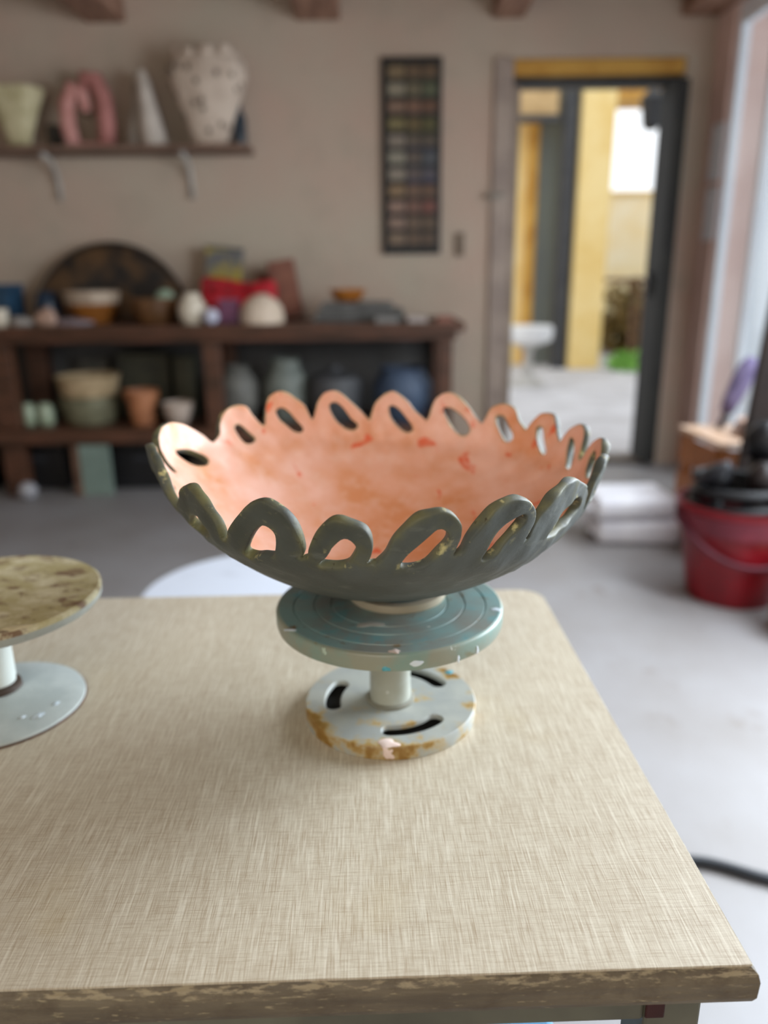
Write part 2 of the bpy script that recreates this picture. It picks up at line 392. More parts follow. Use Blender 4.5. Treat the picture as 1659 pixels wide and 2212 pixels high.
# sunlit yard wall further back
yw_ = thing('yard_wall', 'pale yellow garden wall at the far end of the yard', 'wall', (at(1370, 600, 13).x, 13, 0))
bm = bmesh.new(); add_box(bm, (-.35, .1, 1.15), (2.6, .2, 2.3), .02); link('wall_body', bm, mat('pale_yellow_render', 'faeccb', 'f6e0b0', 2, .85, .1), yw_)
bm = bmesh.new(); add_box(bm, (-.35, .1, 2.33), (2.7, .28, .06), .01); link('coping', bm, M_YEL, yw_)
def leaf_cluster(name, label, loc, r, n, m, cat='plant', rz=1.0, stem=True):
    t = thing(name, label, cat, loc)
    bm = bmesh.new()
    for i in range(n):
        d = Vector(rng.normal(size=3)); d.normalize(); d *= r*rng.uniform(.35, 1); d.z = abs(d.z)*rz+.06*r
        a = Vector(rng.normal(size=3)).normalized()*r*.22; b2 = a.cross(Vector(rng.normal(size=3))).normalized()*r*.09
        v = [bm.verts.new(d-a), bm.verts.new(d+b2), bm.verts.new(d+a), bm.verts.new(d-b2)]; bm.faces.new(v)
    o = link('foliage', bm, m, t); o['kind'] = 'stuff'
    if stem: tube('stem', [(0, 0, 0), (0.01, 0, r*.5), (0, .01, r*.9)], [r*.05, r*.04, r*.02], mat('stem_bark', '6b5a3a'), t, 6)
    return t
M_LEAF = mat('bright_leaf', '8fc25a', '6aa33c', 20, .6, 0); M_LEAF2 = mat('olive_leaf', '8a6f35', '6a5a2a', 20, .6, 0)
g = on(1352, 800, 0); leaf_cluster('garden_plant', 'bright green low plant at the foot of the yellow pillar outdoors', (g.x+.05, g.y+.05, 0), .30, 260, M_LEAF, rz=.7)
g = at(1352, 700, 11.6); leaf_cluster('garden_shrub', 'olive brown shrub in front of the yard wall outdoors', (g.x, 11.6, 0), .58, 420, M_LEAF2, rz=1.9)
g = at(1405, 600, 12.3); leaf_cluster('climbing_plant', 'light green climber beside the dark door edge outdoors', (g.x-.05, 12.45, 0), .34, 260, M_LEAF, rz=3.2)
# outdoor table with pot
a = at(1335, 605, 10.7); tb = thing('garden_table', 'brown wooden garden table beyond the yellow pillar', 'table', (a.x, 10.7, 0))
box('table_top', (0, 0, a.z), (.7, .5, .05), mat('garden_wood', '7a5a44', '604430', 5, .7, .2), tb)
for sx in (-1, 1):
    for sy in (-1, 1): box('leg', (sx*.3, sy*.2, a.z/2), (.05, .05, a.z-.045), MATS['garden_wood'], tb)
# lantern hanging under the neighbour's eave
a = at(1409, 235, 9.6); ln = thing('wall_lantern', 'black lantern bracketed on the building across the yard', 'lamp', (a.x, 9.6, a.z-.22))
bm = bmesh.new(); add_lathe(bm, [(0, 0), (.06, .0), (.1, .05), (.13, .30), (.15, .32), (.05, .42), (.02, .46), (0, .47)], 16); link('lamp_body', bm, M_BLACK, ln)
tube('bracket', [(0, 0, .46), (0, .1, .56), (0, .4, .58), (0, .78, .58)], .016, M_BLACK, ln, 8)
# white stool
a = at(1140, 702, 8.2); st = thing('garden_stool', 'white pedestal stool on the paving outside the doorway', 'stool', (at(1140, 780, 8.2).x, 8.2, 0))
zs = a.z; lathe('seat', [(0, zs-.19), (.16, zs-.19), (.235, zs-.15), (.25, zs-.05), (.235, zs-.01), (0, zs)], M_WHITE, st)
lathe('pedestal', [(0, .0), (.2, 0), (.19, .03), (.06, .1), (.04, .3), (.05, zs-.25), (.12, zs-.191), (0, zs-.191)], mat('grey_white_stem', 'bdbab4', 'a9a6a0'), st)
# neighbouring white wall seen through the right hand window
nb = thing('boundary_wall', 'whitewashed boundary wall outside the tall side window', 'wall', (4.6, 5.9, 0))
bm = bmesh.new(); add_box(bm, (.1, 0, 2.0), (.2, 13.6, 4.0), .02); link('wall_body', bm, mat('whitewash', 'eef3fa', 'e9eef6', 1.2, .85, 0), nb)
bm = bmesh.new(); add_box(bm, (.1, 0, 4.045), (.3, 13.6, .09), .02); link('coping', bm, mat('grey_coping', 'b3b5b8'), nb)

# ------------------------------------------------------------------ back bench
YB = 4.02; xr = at(1006, 690, YB).x; zt = at(560, 702, YB).z; xl = -2.75
bench = thing('work_bench', 'long dark brown wooden bench with lower shelf against the back wall', 'bench', ((xl+xr)/2, YB+.3, 0))
bx = bench.location.x; by = bench.location.y
def bb(name, x0, x1, y0, y1, z0, z1, m=M_BENCH, bev=.006):
    c, s = span(x0, x1, y0, y1, z0, z1); return box(name, (c[0]-bx, c[1]-by, c[2]), s, m, bench, bev)
for k in range(4):
    y0 = YB+k*.15; bb('top_plank', xl, xr, y0+.002, y0+.148, zt-.045, zt+(.0015 if k % 2 else 0))
bb('apron', xl+.03, xr-.04, YB+.03, YB+.055, zt-.085, zt-.047)
legs = [(at(8, 850, YB).x-.09, at(8, 850, YB).x+.03), (at(436, 830, YB).x, at(474, 830, YB).x), (at(948, 780, YB).x, at(980, 780, YB).x)]
for x0, x1 in legs:
    for y0 in (YB+.06, YB+.50): bb('leg', x0, x1, y0, y0+.08, 0, zt-.047)
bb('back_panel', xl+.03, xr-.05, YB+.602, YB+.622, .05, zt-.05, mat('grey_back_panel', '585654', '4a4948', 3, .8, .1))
z2 = at(250, 925, YB+.06).z
for k in range(3): bb('shelf_plank', xl+.03, xr-.05, YB+.03+k*.19+.002, YB+.03+k*.19+.188, z2-.04, z2)
bb('shelf_rail', xl+.03, xr-.05, YB+.005, YB+.03, z2-.075, z2)
def put(px, Y, z): return Vector((at(px, 700 if z > .7 else 920, Y).x, Y, z))
def u(px, Y): return mpp(px, 700, Y)

def pot(name, label, cat, px, Y, z, prof, m, group=None, base='body', extra=None, seg=32):
    s = u(px, Y); t = thing(name, label, cat, put(px, Y, z), 0, group)
    lathe(base, [(r*s, h*s) for r, h in prof], m, t, seg=seg)
    if extra: extra(t, s)
    return t
def bowlprof(r0, r1, h, t=4): return [(0, 0), (r0, 0), (r0+.35*(r1-r0)+2, h*.25), (r0+.75*(r1-r0), h*.62), (r1, h), (r1-t*.6, h+1), (r1-t, h-1), (r0+.7*(r1-r0)-t, h*.6), (r0, h*.2), (0, h*.14)]
zt_ = zt+.0025
# big dark platter leaning on the wall
s = u(240, 4.5)
pl = thing('round_platter', 'large round dark brown platter leaning on the wall behind the bench pottery', 'platter', (at(238, 700, 4.45).x, 4.44, zt_))
def platter_mat():
    m, nt, b = nodes('dark_lacquer'); co = coords(nt)
    c = mix(nt, ramp(nt, noise(nt, co, 6, 5), .42, .58), srgb('1f1a17'), srgb('5c4228'))
    nt.links.new(c, b.inputs['Base Color']); b.inputs['Roughness'].default_value = .5; return m
R = 168*s; H = .185*1.0
tilt = Matrix.Rotation(math.radians(80), 4, 'X')
zc = at(238, 523, 4.6).z - R - zt_
M_PLAT = platter_mat()
# it stands behind the plank top, resting on the rear rail of the bench
bm = bmesh.new(); add_lathe(bm, [(0, 0), (R*.6, 0), (R*.97, .035), (R, .05), (R*.98, .055), (R*.6, .02), (0, .02)], 64); bmesh.ops.recalc_face_normals(bm, faces=bm.faces)
geo = bm.verts[:]+bm.edges[:]+bm.faces[:]
bmesh.ops.bisect_plane(bm, geom=geo, plane_co=(0, -(zc)/math.sin(math.radians(80)), 0), plane_no=(0, -1, 0), clear_outer=True)
bmesh.ops.rotate(bm, verts=bm.verts, cent=(0, 0, 0), matrix=tilt); bmesh.ops.translate(bm, verts=bm.verts, vec=(0, .11, zc)); 
mz = min(v.co.z for v in bm.verts); bmesh.ops.translate(bm, verts=bm.verts, vec=(0, 0, -mz))
link('plate_body', bm, M_PLAT, pl, True)
bm = bmesh.new()
for k in range(40):
    a0 = PI*k/40+.0; a1 = PI*(k+1)/40
    pass
bm.free()
bm = bmesh.new(); rr = R*.985
pts = [(rr*math.cos(a), rr*math.sin(a)) for a in np.linspace(.12, PI-.12, 40)]
add_tube(bm, [(x, .11-y*math.cos(math.radians(80))*-1-.055, zc+y*math.sin(math.radians(80))) for x, y in pts], .012, 8); bmesh.ops.translate(bm, verts=bm.verts, vec=(0, 0, -mz*0)); link('rim', bm, mat('platter_rim', '33261c', '241a12'), pl, True)
# things standing on the bench
def carton(name, label, cat, px, Y, z, wpx, hpx, dep, m, rz=0, lean=0, lid=None, group=None):
    s = u(px, Y); t = thing(name, label, cat, put(px, Y, z), rz, group); wd, ht = wpx*s, hpx*s
    rot = Matrix.Rotation(lean, 4, 'Y')
    off = abs(math.sin(lean))*wd/2
    bm = bmesh.new(); add_box(bm, (0, 0, ht/2), (wd, dep, ht), .004); bmesh.ops.rotate(bm, verts=bm.verts, cent=(0, 0, 0), matrix=rot); bmesh.ops.translate(bm, verts=bm.verts, vec=(0, 0, off)); link('body', bm, m, t)
    if lid:
        bm = bmesh.new(); add_box(bm, (0, 0, ht+.006), (wd+.012, dep+.012, .012), .003); bmesh.ops.rotate(bm, verts=bm.verts, cent=(0, 0, 0), matrix=rot); bmesh.ops.translate(bm, verts=bm.verts, vec=(0, 0, off)); link('lid', bm, lid, t)
    return t
M_BLUE = mat('petrol_blue_card', '22455f', '183449'); 
carton('storage_box', 'petrol blue box at the left end of the bench', 'box', 12, 4.3, zt_, 62, 78, .2, M_BLUE, lid=mat('blue_lid', '2a5370'))
pot('blue_vase', 'dark blue cylindrical vase in front of the dark platter', 'vase', 108, 4.3, zt_, [(0, 0), (20, 0), (23, 10), (23, 50), (18, 58), (20, 66), (17, 66), (15, 58), (19, 48), (19, 10), (0, 6)], mat('navy_glaze', '1f3144', '14222f', 10, .3))
t = pot('mixing_bowl', 'orange bowl with a broad pale rim on the bench', 'bowl', 205, 4.32, zt_, [(0, 0), (34, 0), (38, 8), (50, 30), (54, 40), (50, 40), (46, 30), (34, 8), (0, 6)], mat('orange_glaze', 'a5682e', '8a5422', 10, .4),
        extra=lambda t, s: lathe('pale_rim', [(54.5*s, 40.2*s), (58*s, 64*s), (56*s, 66*s), (53*s, 64*s), (50*s, 40.2*s)], mat('pale_band_glaze', 'b9a58f', 'a08c78'), t))
t = pot('brown_bowl', 'brown glazed bowl on the bench with a pale green ball in it', 'bowl', 338, 4.22, zt_, bowlprof(36, 52, 52), mat('brown_glaze', '6d4b2c', '573a20', 10, .4))
s = u(365, 4.2); zz = zt_+30*s
b = thing('glass_ball', 'pale green ball resting inside the brown bowl', 'ball', put(362, 4.225, zt_+28*s)); lathe('body', [(22*s*math.sin(a), 22*s-22*s*math.cos(a)) for a in np.linspace(0, PI, 14)], mat('pale_green_glass', '93a791', '7f957f', 10, .25), b)
lathe('seam', [(22.2*s, 21*s), (22.6*s, 22*s), (22.2*s, 23*s)], mat('green_seam', '6d826d'), b)
pot('white_jar', 'small rounded cream jar between brown bowl and red bag', 'jar', 418, 4.12, zt_, [(0, 0), (22, 0), (30, 18), (30, 38), (20, 54), (16, 60), (18, 64), (14, 64), (12, 58), (25, 38), (25, 18), (0, 5)], mat('cream_glaze', 'd6cbb8', 'c3b7a2', 10, .4))
b = thing('white_ball', 'little bluish white ball in front of the cream jar', 'ball', put(457, 4.06, zt_)); s = u(457, 4.06); lathe('body', [(17*s*math.sin(a), 17*s-17*s*math.cos(a)) for a in np.linspace(0, PI, 12)], mat('blue_white', 'c9c9d6', 'b7b7c8'), b); lathe('seam', [(17.1*s, 16*s), (17.4*s, 17*s), (17.1*s, 18*s)], mat('blue_white_seam', '9a9aae'), b)
# red bag with handles
s = u(520, 4.32); rb = thing('red_tote_bag', 'bright red fabric bag slumped behind the cream dome bowl', 'bag', put(522, 4.38, zt_)); MR = mat('red_cloth', 'c00d22', '8e0616', 12, .7, .3)
bm = bmesh.new(); add_box(bm, (0, 0, 42*s), (158*s, .15, 84*s), .03, seg=4)
bmesh.ops.subdivide_edges(bm, edges=bm.edges[:], cuts=3, use_grid_fill=True)
for v in bm.verts:
    if v.co.z > 40*s: v.co.z -= .018*math.sin(v.co.x*14+.6)+.006*math.sin(v.co.y*30); v.co.y *= .75
    v.co.y += .012*math.sin(v.co.x*22+v.co.z*15)
mz = min(v.co.z for v in bm.verts); bmesh.ops.translate(bm, verts=bm.verts, vec=(0, 0, -mz)); link('bag_body', bm, MR, rb, True)
for sx in (-.1, .1): tube('handle', [(sx-.05, -.04, 76*s), (sx-.04, -.07, 70*s), (sx, -.10, 60*s), (sx+.04, -.07, 70*s), (sx+.05, -.04, 76*s)], .008, MR, rb, 6)
t = carton('purple_tin', 'small dull purple tin standing against the red bag', 'tin', 497, 4.12, zt_, 40, 46, .06, mat('dull_purple', '6a3b54', '532c44'), lid=mat('purple_lid', '7d5268'))
t = thing('dome_bowl', 'upturned cream dome bowl on the bench front', 'bowl', put(567, 4.14, zt_)); s = u(567, 4.14)
lathe('body', [(0, 0), (46*s, 0), (48*s, 12*s), (44*s, 32*s), (33*s, 48*s), (18*s, 57*s), (0, 59*s)], mat('cream_bisque', 'd8c6b2', 'c8b49e', 8, .6), t); lathe('foot_ring', [(15*s, 57*s), (15*s, 60*s), (12*s, 60*s), (12*s, 57.5*s)], mat('cream_foot', 'bda892'), t)
t = carton('yellow_sack', 'crumpled yellow and grey sack rising behind the red bag', 'sack', 482, 4.55, zt_, 72, 140, .08, mat('yellow_sack_paper', 'a8963c', '5e6066', 7, .7, .4, .46, .58), lean=math.radians(6), lid=mat('dark_sack_top', '4d4d46'))
t = carton('clay_box', 'tall tilted terracotta coloured box beside the red bag', 'box', 630, 4.50, zt_, 56, 118, .07, mat('terracotta_card', '8a5a46', '77493a'), lean=math.radians(-9))
t = carton('cardboard_carton', 'squat brown carton leaning on the tilted terracotta box', 'box', 592, 4.585, zt_, 40, 96, .05, mat('brown_card', '7c4f3e', '6b4234'), lean=math.radians(-9))
# grey stacks with an orange dish on top
for k, (hz, wpx, px) in enumerate(((0, 190, 778), (13, 180, 780), (26, 150, 772))):
    s = u(778, 4.3); t = thing('ware_board', ['lowest grey ware board in the flat stack on the bench', 'middle grey ware board in the flat stack on the bench', 'topmost grey ware board in the flat stack on the bench'][k], 'board', put(px, 4.3, zt_+hz*s), .02*k, 'grey ware boards stacked on the bench')
    bm = bmesh.new(); add_box(bm, (0, 0, 6.0*s), (wpx*s, .3, 12*s), .003); link('slab', bm, mat('grey_board', '6f6d69', '55544f'), t)
    bm = bmesh.new(); add_box(bm, (0, -.151, 6*s), (wpx*s*.9, .004, 5*s), .001); link('edge_strip', bm, mat('dark_edge', '3c3b3a'), t)
pot('orange_dish', 'shallow orange dish on top of the grey boards', 'dish', 752, 4.3, zt_+38.2*s, bowlprof(20, 40, 26), mat('bright_orange_glaze', 'b0702e', '96591f', 10, .4))
for px, w_, lab, c in ((836, 50, 'grey stoneware tile leaning over the right end of the stack', '7d7a76'), (900, 40, 'pale flat tile near the right end of the bench', 'a89c96'), (960, 34, 'rust red flat tile at the right corner of the bench', '8a5848')):
    s = u(px, 4.15); t = tag(box('loose_tile', (0, 0, 0), (w_*s, .12, 12*s), mat('tile_'+c, c), None, .003), lab, 'tile'); t.location = put(px, 4.085, zt_+6*s)
for px, w_, h_, lab, c in ((48, 50, 22, 'grey white lump of clay at the left front of the bench', '9b938b'), (101, 50, 38, 'pinkish rounded lump of clay beside the blue vase', 'b3927f'), (160, 90, 16, 'flat mauve grey slab in front of the orange bowl', '8b7c80')):
    s = u(px, 4.08); t = thing('clay_lump', lab, 'clay', put(px, 4.075, zt_))
    bm = bmesh.new(); bmesh.ops.create_icosphere(bm, subdivisions=3, radius=1)
    for v in bm.verts: v.co *= 1+.12*math.sin(3*v.co.x+2*v.co.y+px); v.co.x *= w_/2*s; v.co.y *= .042; v.co.z = max(v.co.z, -.6)*h_*.62*s
    mz = min(v.co.z for v in bm.verts); bmesh.ops.translate(bm, verts=bm.verts, vec=(0, 0, -mz)); link('body', bm, mat('clay_'+c, c), t, True)
pot('cream_cup', 'cream cup at the far left front edge of the bench', 'cup', 3, 4.07, zt_, bowlprof(13, 17, 36, 3), MATS['cream_glaze'])

# things on the bench's lower shelf
zs2 = z2+.0005
def sp(px, Y): return put(px, Y, zs2)
M_PGREEN = mat('pale_green_glaze', 'aab59b', '97a388', 10, .4)
for px, h, lab in ((22, 62, 'pale olive green jar at the left end of the lower shelf'), (66, 46, 'pale green jar on the lower shelf, left one of the close pair'), (103, 46, 'pale green jar on the lower shelf, right one of the close pair')):
    pot('green_jar', lab, 'jar', px, 4.22, zs2, [(0, 0), (15, 0), (18, 8), (18, h-12), (13, h-4), (14, h), (11, h), (10, h-5), (14, h-12), (14, 8), (0, 4)], M_PGREEN if px > 30 else mat('olive_green_glaze', '6f7755', '5c6445'))
pot('stacking_bowl', 'large grey green bowl under a cream one on the lower shelf', 'bowl', 203, 4.3, zs2, [(0, 0), (52, 0), (58, 10), (66, 52), (66, 58), (60, 58), (52, 12), (0, 8)], mat('sage_glaze', '7d7a60', '6b6850'))
s = u(203, 4.3); pot('cream_basin', 'cream basin stacked in the big grey green bowl on the lower shelf', 'bowl', 203, 4.3, zs2+58.5*s, [(0, 0), (56, 0), (61, 8), (66, 36), (70, 44), (66, 45), (60, 36), (52, 6), (0, 5)], mat('tan_cream_glaze', 'c2a985', 'a8916e'))
pot('terracotta_pot', 'terracotta flower pot on the lower shelf', 'pot', 312, 4.2, zs2, [(0, 0), (24, 0), (32, 58), (37, 58), (38, 76), (34, 76), (31, 60), (22, 6), (0, 5)], mat('terracotta', 'b3764f', '9a623f'))
pot('white_cup', 'off white footed cup on the lower shelf beside the bench leg', 'cup', 388, 4.16, zs2, bowlprof(16, 35, 50), mat('off_white_glaze', 'c5b3a4', 'b09e90'))
carton('olive_crate', 'dark olive crate behind the terracotta pot on the lower shelf', 'crate', 331, 4.49, zs2, 106, 130, .14, mat('olive_card', '3e3c2c', '2e2d22'), lid=mat('olive_lid', '4d4b39'))
carton('dark_carton', 'dark grey carton at the back of the lower shelf behind the cream basin', 'carton', 222, 4.565, zs2, 64, 122, .06, mat('grey_card', '55524a', '45433d'))
carton('moss_crate', 'moss green crate behind the off white cup on the lower shelf', 'crate', 412, 4.46, zs2, 42, 124, .12, mat('moss_card', '4a4836', '393829'), lid=mat('moss_lid', '5a5844'))
pot('grey_urn', 'grey urn on the lower shelf just right of the middle bench leg', 'urn', 520, 4.3, zs2, [(0, 0), (30, 0), (44, 40), (46, 80), (30, 104), (24, 112), (28, 120), (22, 120), (18, 110), (40, 80), (38, 40), (0, 6)], mat('grey_stoneware', '6f6d66', '5b5a54'))
pot('sage_vase', 'bulbous sage grey vase on the right half of the lower shelf', 'vase', 622, 4.3, zs2, [(0, 0), (32, 0), (50, 40), (50, 84), (34, 112), (30, 130), (34, 134), (28, 134), (24, 114), (44, 84), (44, 40), (0, 6)], mat('sage_stoneware', '7b8078', '646a63'))
pot('charcoal_pot', 'charcoal lidded pot on the lower shelf behind the bowl rim', 'pot', 725, 4.25, zs2, [(0, 0), (40, 0), (58, 30), (60, 84), (56, 96), (16, 112), (14, 120), (0, 124)], mat('charcoal_glaze', '4a4a4c', '38393b'))
pot('blue_pot', 'slate blue round pot on the lower shelf near the right bench leg', 'pot', 870, 4.25, zs2, [(0, 0), (42, 0), (64, 40), (66, 80), (50, 104), (46, 112), (50, 116), (44, 116), (40, 104), (56, 80), (54, 40), (0, 6)], mat('slate_blue_glaze', '44546a', '35435a'))
# under the lower shelf
for px, w_, h_, lab in ((-60, 150, 135, 'black plastic crate under the bench at the far left'), (112, 116, 128, 'black plastic crate under the bench left of the green board'), (330, 130, 132, 'black plastic crate under the bench right of the green board'), (590, 150, 128, 'black plastic crate under the bench right of the middle leg'), (780, 180, 128, 'black plastic crate under the bench at the right end')):
    Y = 4.34; s = mpp(px, 1030, Y); t = thing('storage_crate', lab, 'crate', (at(px, 1030, Y).x, Y, 0), 0, 'black crates under the bench')
    wd, ht = w_*s, min(h_*s, z2-.1)
    bm = bmesh.new(); add_box(bm, (0, 0, (ht-.03)/2), (wd, .30, ht-.03), .012); cb_ = link('crate_body', bm, M_BLACK, t)
    bm = bmesh.new(); add_box(bm, (0, 0, ht-.014), (wd+.016, .315, .03), .008); link('lid', bm, mat('black_lid', '1f1f22'), t)
    bm = bmesh.new(); add_box(bm, (0, -.157, ht-.09), (.1, .016, .022), .004); link('handle', bm, mat('grey_handle', '33343a'), cb_)
Y = 4.06; s = mpp(210, 1020, Y); t = thing('green_board', 'pale sage green board with a brown edge standing under the bench', 'board', (at(205, 1020, Y).x, Y, 0)); 
gh_ = z2-.082; box('panel', (.01, 0, gh_/2), (66*s, .022, gh_), mat('sage_board', '7b8c82', '6b7c72', 5, .6), t); box('edge_lath', (-.0-36*s, 0, gh_/2), (16*s, .03, gh_), mat('brown_lath', '6f5240', '5a4030'), t)
Y = 3.98; s = mpp(62, 1070, Y); t = thing('floor_ball', 'grey white ball on the floor before the bench', 'ball', (at(62, 1070, Y).x, Y-.0, 0)); lathe('body', [(20*s*math.sin(a), 20*s-20*s*math.cos(a)) for a in np.linspace(0, PI, 14)], mat('grey_white', 'a5a3a6', '918f93'), t); lathe('seam', [(20.1*s, 19*s), (20.5*s, 20*s), (20.1*s, 21*s)], mat('grey_seam', '7c7a7e'), t)

# ------------------------------------------------------------------ wall shelf with sculptures
YS = 4.42; zsh = at(300, 312, YS).z; xs1 = at(535, 315, YS).x
sh = thing('wall_shelf', 'narrow brown wall shelf on white brackets holding ceramic sculptures', 'shelf', (at(230, 315, YS).x, 4.53, zsh))
sx = sh.location.x; x0 = -2.75; box('board', ((x0+xs1)/2-sx, 0, -.014), (xs1-x0, .235, .028), mat('shelf_wood', '7d6252', '6a5244', 6, .6, .2, stretch=(1, 8, 8)), sh)
for pa, pb in ((150, 96), (398, 398)):
    xx = at(pa if pa > 300 else 100, 350, 4.5).x-sx
    o = bmesh.new(); M_BR = mat('white_bracket', 'b4aea6', 'a19b94')
    tube('bracket', [(xx-.0, -.08, -.034), (xx, .02, -.05), (xx, .08, -.10), (xx, .107, -.17), (xx, .108, -.25)], .014, M_BR, sh, 8); o.free()
zsp = zsh+.0005
def spx(px, Y): return Vector((at(px, 300, Y).x, Y, zsp))
s = mpp(300, 250, 4.5)
M_CRM = mat('cream_clay', 'c8bd98', 'b0a57e', 14, .8, .4)
t = thing('flared_vase', 'cream flared vase at the left end of the wall shelf', 'vase', spx(42, 4.5))
lathe('body', [(0, 0), (24*s, 0), (28*s, 20*s), (46*s, 70*s), (58*s, 100*s), (62*s, 116*s), (58*s, 118*s), (52*s, 100*s), (40*s, 70*s), (20*s, 20*s), (0, 12*s)], M_CRM, t, wob=lambda a, z: 1+.07*math.sin(5*a)*min(1, z/(110*s)), sq=.62)
lathe('foot_ring', [(24*s, 0.2*s), (28*s, .2*s), (29*s, 7*s), (27*s, 8*s)], mat('cream_foot2', 'a59a74'), t, sq=.62)
t = thing('dark_bowl', 'small dark grey bowl behind the pink sculpture on the shelf', 'bowl', spx(120, 4.60)); lathe('body', [(r*s, h*s) for r, h in bowlprof(12, 17, 48)], mat('dark_grey_glaze', '45443f', '34342f'), t); lathe('lip', [(17*s, 48*s), (18*s, 50*s), (16*s, 51*s)], mat('brown_lip', '5e4438'), t)
M_PINK = mat('pink_clay', 'c68f86', 'b47a70', 12, .8, .3)
t = thing('loop_sculpture', 'pink ceramic sculpture of two leaning loops on the wall shelf', 'sculpture', spx(195, 4.5))
tube('front_loop', [(-34*s, -.02, 0), (-42*s, -.02, 40*s), (-40*s, -.02, 85*s), (-22*s, -.02, 118*s), (-6*s, -.01, 105*s), (-2*s, 0, 70*s)], [16*s, 17*s, 17*s, 16*s, 14*s, 12*s], M_PINK, t, 14)
tube('rear_loop', [(34*s, .01, 0), (38*s, .01, 45*s), (36*s, .02, 95*s), (22*s, .02, 135*s), (0, .02, 140*s), (-6*s, .015, 110*s)], [19*s, 19*s, 19*s, 18*s, 15*s, 11*s], mat('rose_clay', 'b87b74', 'a36a62', 12, .8, .3), t, 14)
box('base_slab', (0, 0, 4*s), (92*s, .09, 8*s), M_PINK, t, .006)
t = thing('cone_sculpture', 'white split cone sculpture on the wall shelf', 'sculpture', spx(315, 4.5)); M_WC = mat('white_clay', 'c4b8ac', 'aea296', 12, .8, .3)
lathe('front_cone', [(0, 0), (27*s, 0), (26*s, 30*s), (19*s, 80*s), (14*s, 125*s), (8*s, 146*s), (0, 150*s)], M_WC, t, wob=lambda a, z: 1+.06*math.sin(3*a), loc=(20*s, -.03, 0), lean=-.10)
lathe('rear_cone', [(0, 0), (28*s, 0), (26*s, 40*s), (18*s, 90*s), (12*s, 140*s), (8*s, 150*s), (0, 152*s)], mat('grey_white_clay', 'a39a8e', '8f867b', 12, .8, .3), t, loc=(-20*s, .04, 0), wob=lambda a, z: 1+.06*math.sin(3*a+1), lean=.10)
# large spotted vase
t = thing('spotted_vase', 'large pale vase covered in dark finger holes, largest on the wall shelf', 'vase', spx(455, 4.49))
M_SPV = mat('pale_bisque', 'cbb9a8', 'b8a594', 10, .85, .3)
prof = [(0, 0), (35, 0), (40, 12), (55, 55), (74, 100), (84, 130), (82, 156), (70, 172), (56, 178), (50, 174), (62, 164), (72, 146), (70, 126), (46, 60), (30, 14), (0, 10)]
lathe('body', [(r*s, h*s) for r, h in prof], M_SPV, t, seg=48, wob=lambda a, z: 1+.05*math.sin(7*a)*(z/(180*s)), sq=.58)
for k in range(26):
    h = rng.uniform(25, 165); a = rng.uniform(PI*1.02, PI*1.98); rr_ = np.interp(h, [12, 55, 100, 135, 160, 176], [40, 55, 74, 84, 82, 70])*s*(1+.05*math.sin(7*a)*(h/180))
    bm = bmesh.new(); bmesh.ops.create_icosphere(bm, subdivisions=1, radius=1); 
    for v in bm.verts: v.co = Vector((v.co.x*6*s, v.co.y*2.2*s, v.co.z*8*s))
    bmesh.ops.rotate(bm, verts=bm.verts, cent=(0, 0, 0), matrix=Matrix.Rotation(a+PI/2, 3, 'Z')); bmesh.ops.translate(bm, verts=bm.verts, vec=(rr_*math.cos(a), .58*rr_*math.sin(a), h*s)); link('finger_hole', bm, mat('dark_spot', '6e5f50', '5c4e41'), t, True)
for k in range(9):
    a = 2*PI*k/9; bm = bmesh.new(); bmesh.ops.create_icosphere(bm, subdivisions=2, radius=17*s); bmesh.ops.scale(bm, vec=(1, .6, .9), verts=bm.verts); bmesh.ops.rotate(bm, verts=bm.verts, cent=(0, 0, 0), matrix=Matrix.Rotation(a+PI/2, 3, 'Z'))
    bmesh.ops.translate(bm, verts=bm.verts, vec=(62*s*math.cos(a), .58*62*s*math.sin(a), (171+(k % 3)*3)*s)); link('rim_lobe', bm, M_SPV, t, True)
t = thing('dark_bottle', 'dark blue green bottle at the right end of the wall shelf', 'bottle', spx(519, 4.57)); lathe('body', [(0, 0), (14*s, 0), (15*s, 6*s), (15*s, 60*s), (7*s, 76*s), (6*s, 92*s)], mat('dark_teal_glass', '37404a', '2a3236', 8, .25), t); lathe('stopper', [(6.5*s, 92*s), (7*s, 98*s), (0, 99*s)], mat('cork', '5c4a3a'), t)

# ------------------------------------------------------------------ glaze chart on the wall
YP = YW-.03; c0 = at(818, 122, YP); c1 = at(952, 548, YP); c2 = at(958, 122, YP)
x0, x1, z1, z0 = c0.x+.012, c2.x-.005, c0.z, c1.z
gp = thing('glaze_chart', 'tall black panel of glaze test tiles hanging on the wall', 'sign', ((x0+x1)/2, YW, z0))
W_, H_ = x1-x0, z1-z0
box('backing_panel', (0, -.012, H_/2), (W_, .02, H_), mat('black_panel', '1d1b19', '161413'), gp, .002)
cols = ['7d6a4e', '8f8672', '7d6250', '766a42', '83776a', '8a8474', '877c6e', '7f6444', '87695a', '83695a', '77614c']
cb = [('6a5540', '6a5540', '33372a'), ('6f6650', '5b6048', '32382e'), ('7a5a48', '6a4c3a', '2c2c2e'), ('665634', '54502c', '3c3c24'), ('5c5044', '564c40', '1e2440'), ('5c5048', '4e5258', '24303a'), ('5a4e4c', '4e4a54', '1c2248'), ('6a4e3c', '664a38', '3a2c24'), ('704c3e', '744238', '3c2820'), ('66503e', '5e4a38', '34281e'), ('5e4836', '564232', '2c221a')]
n = 11; rh = H_*.93/n
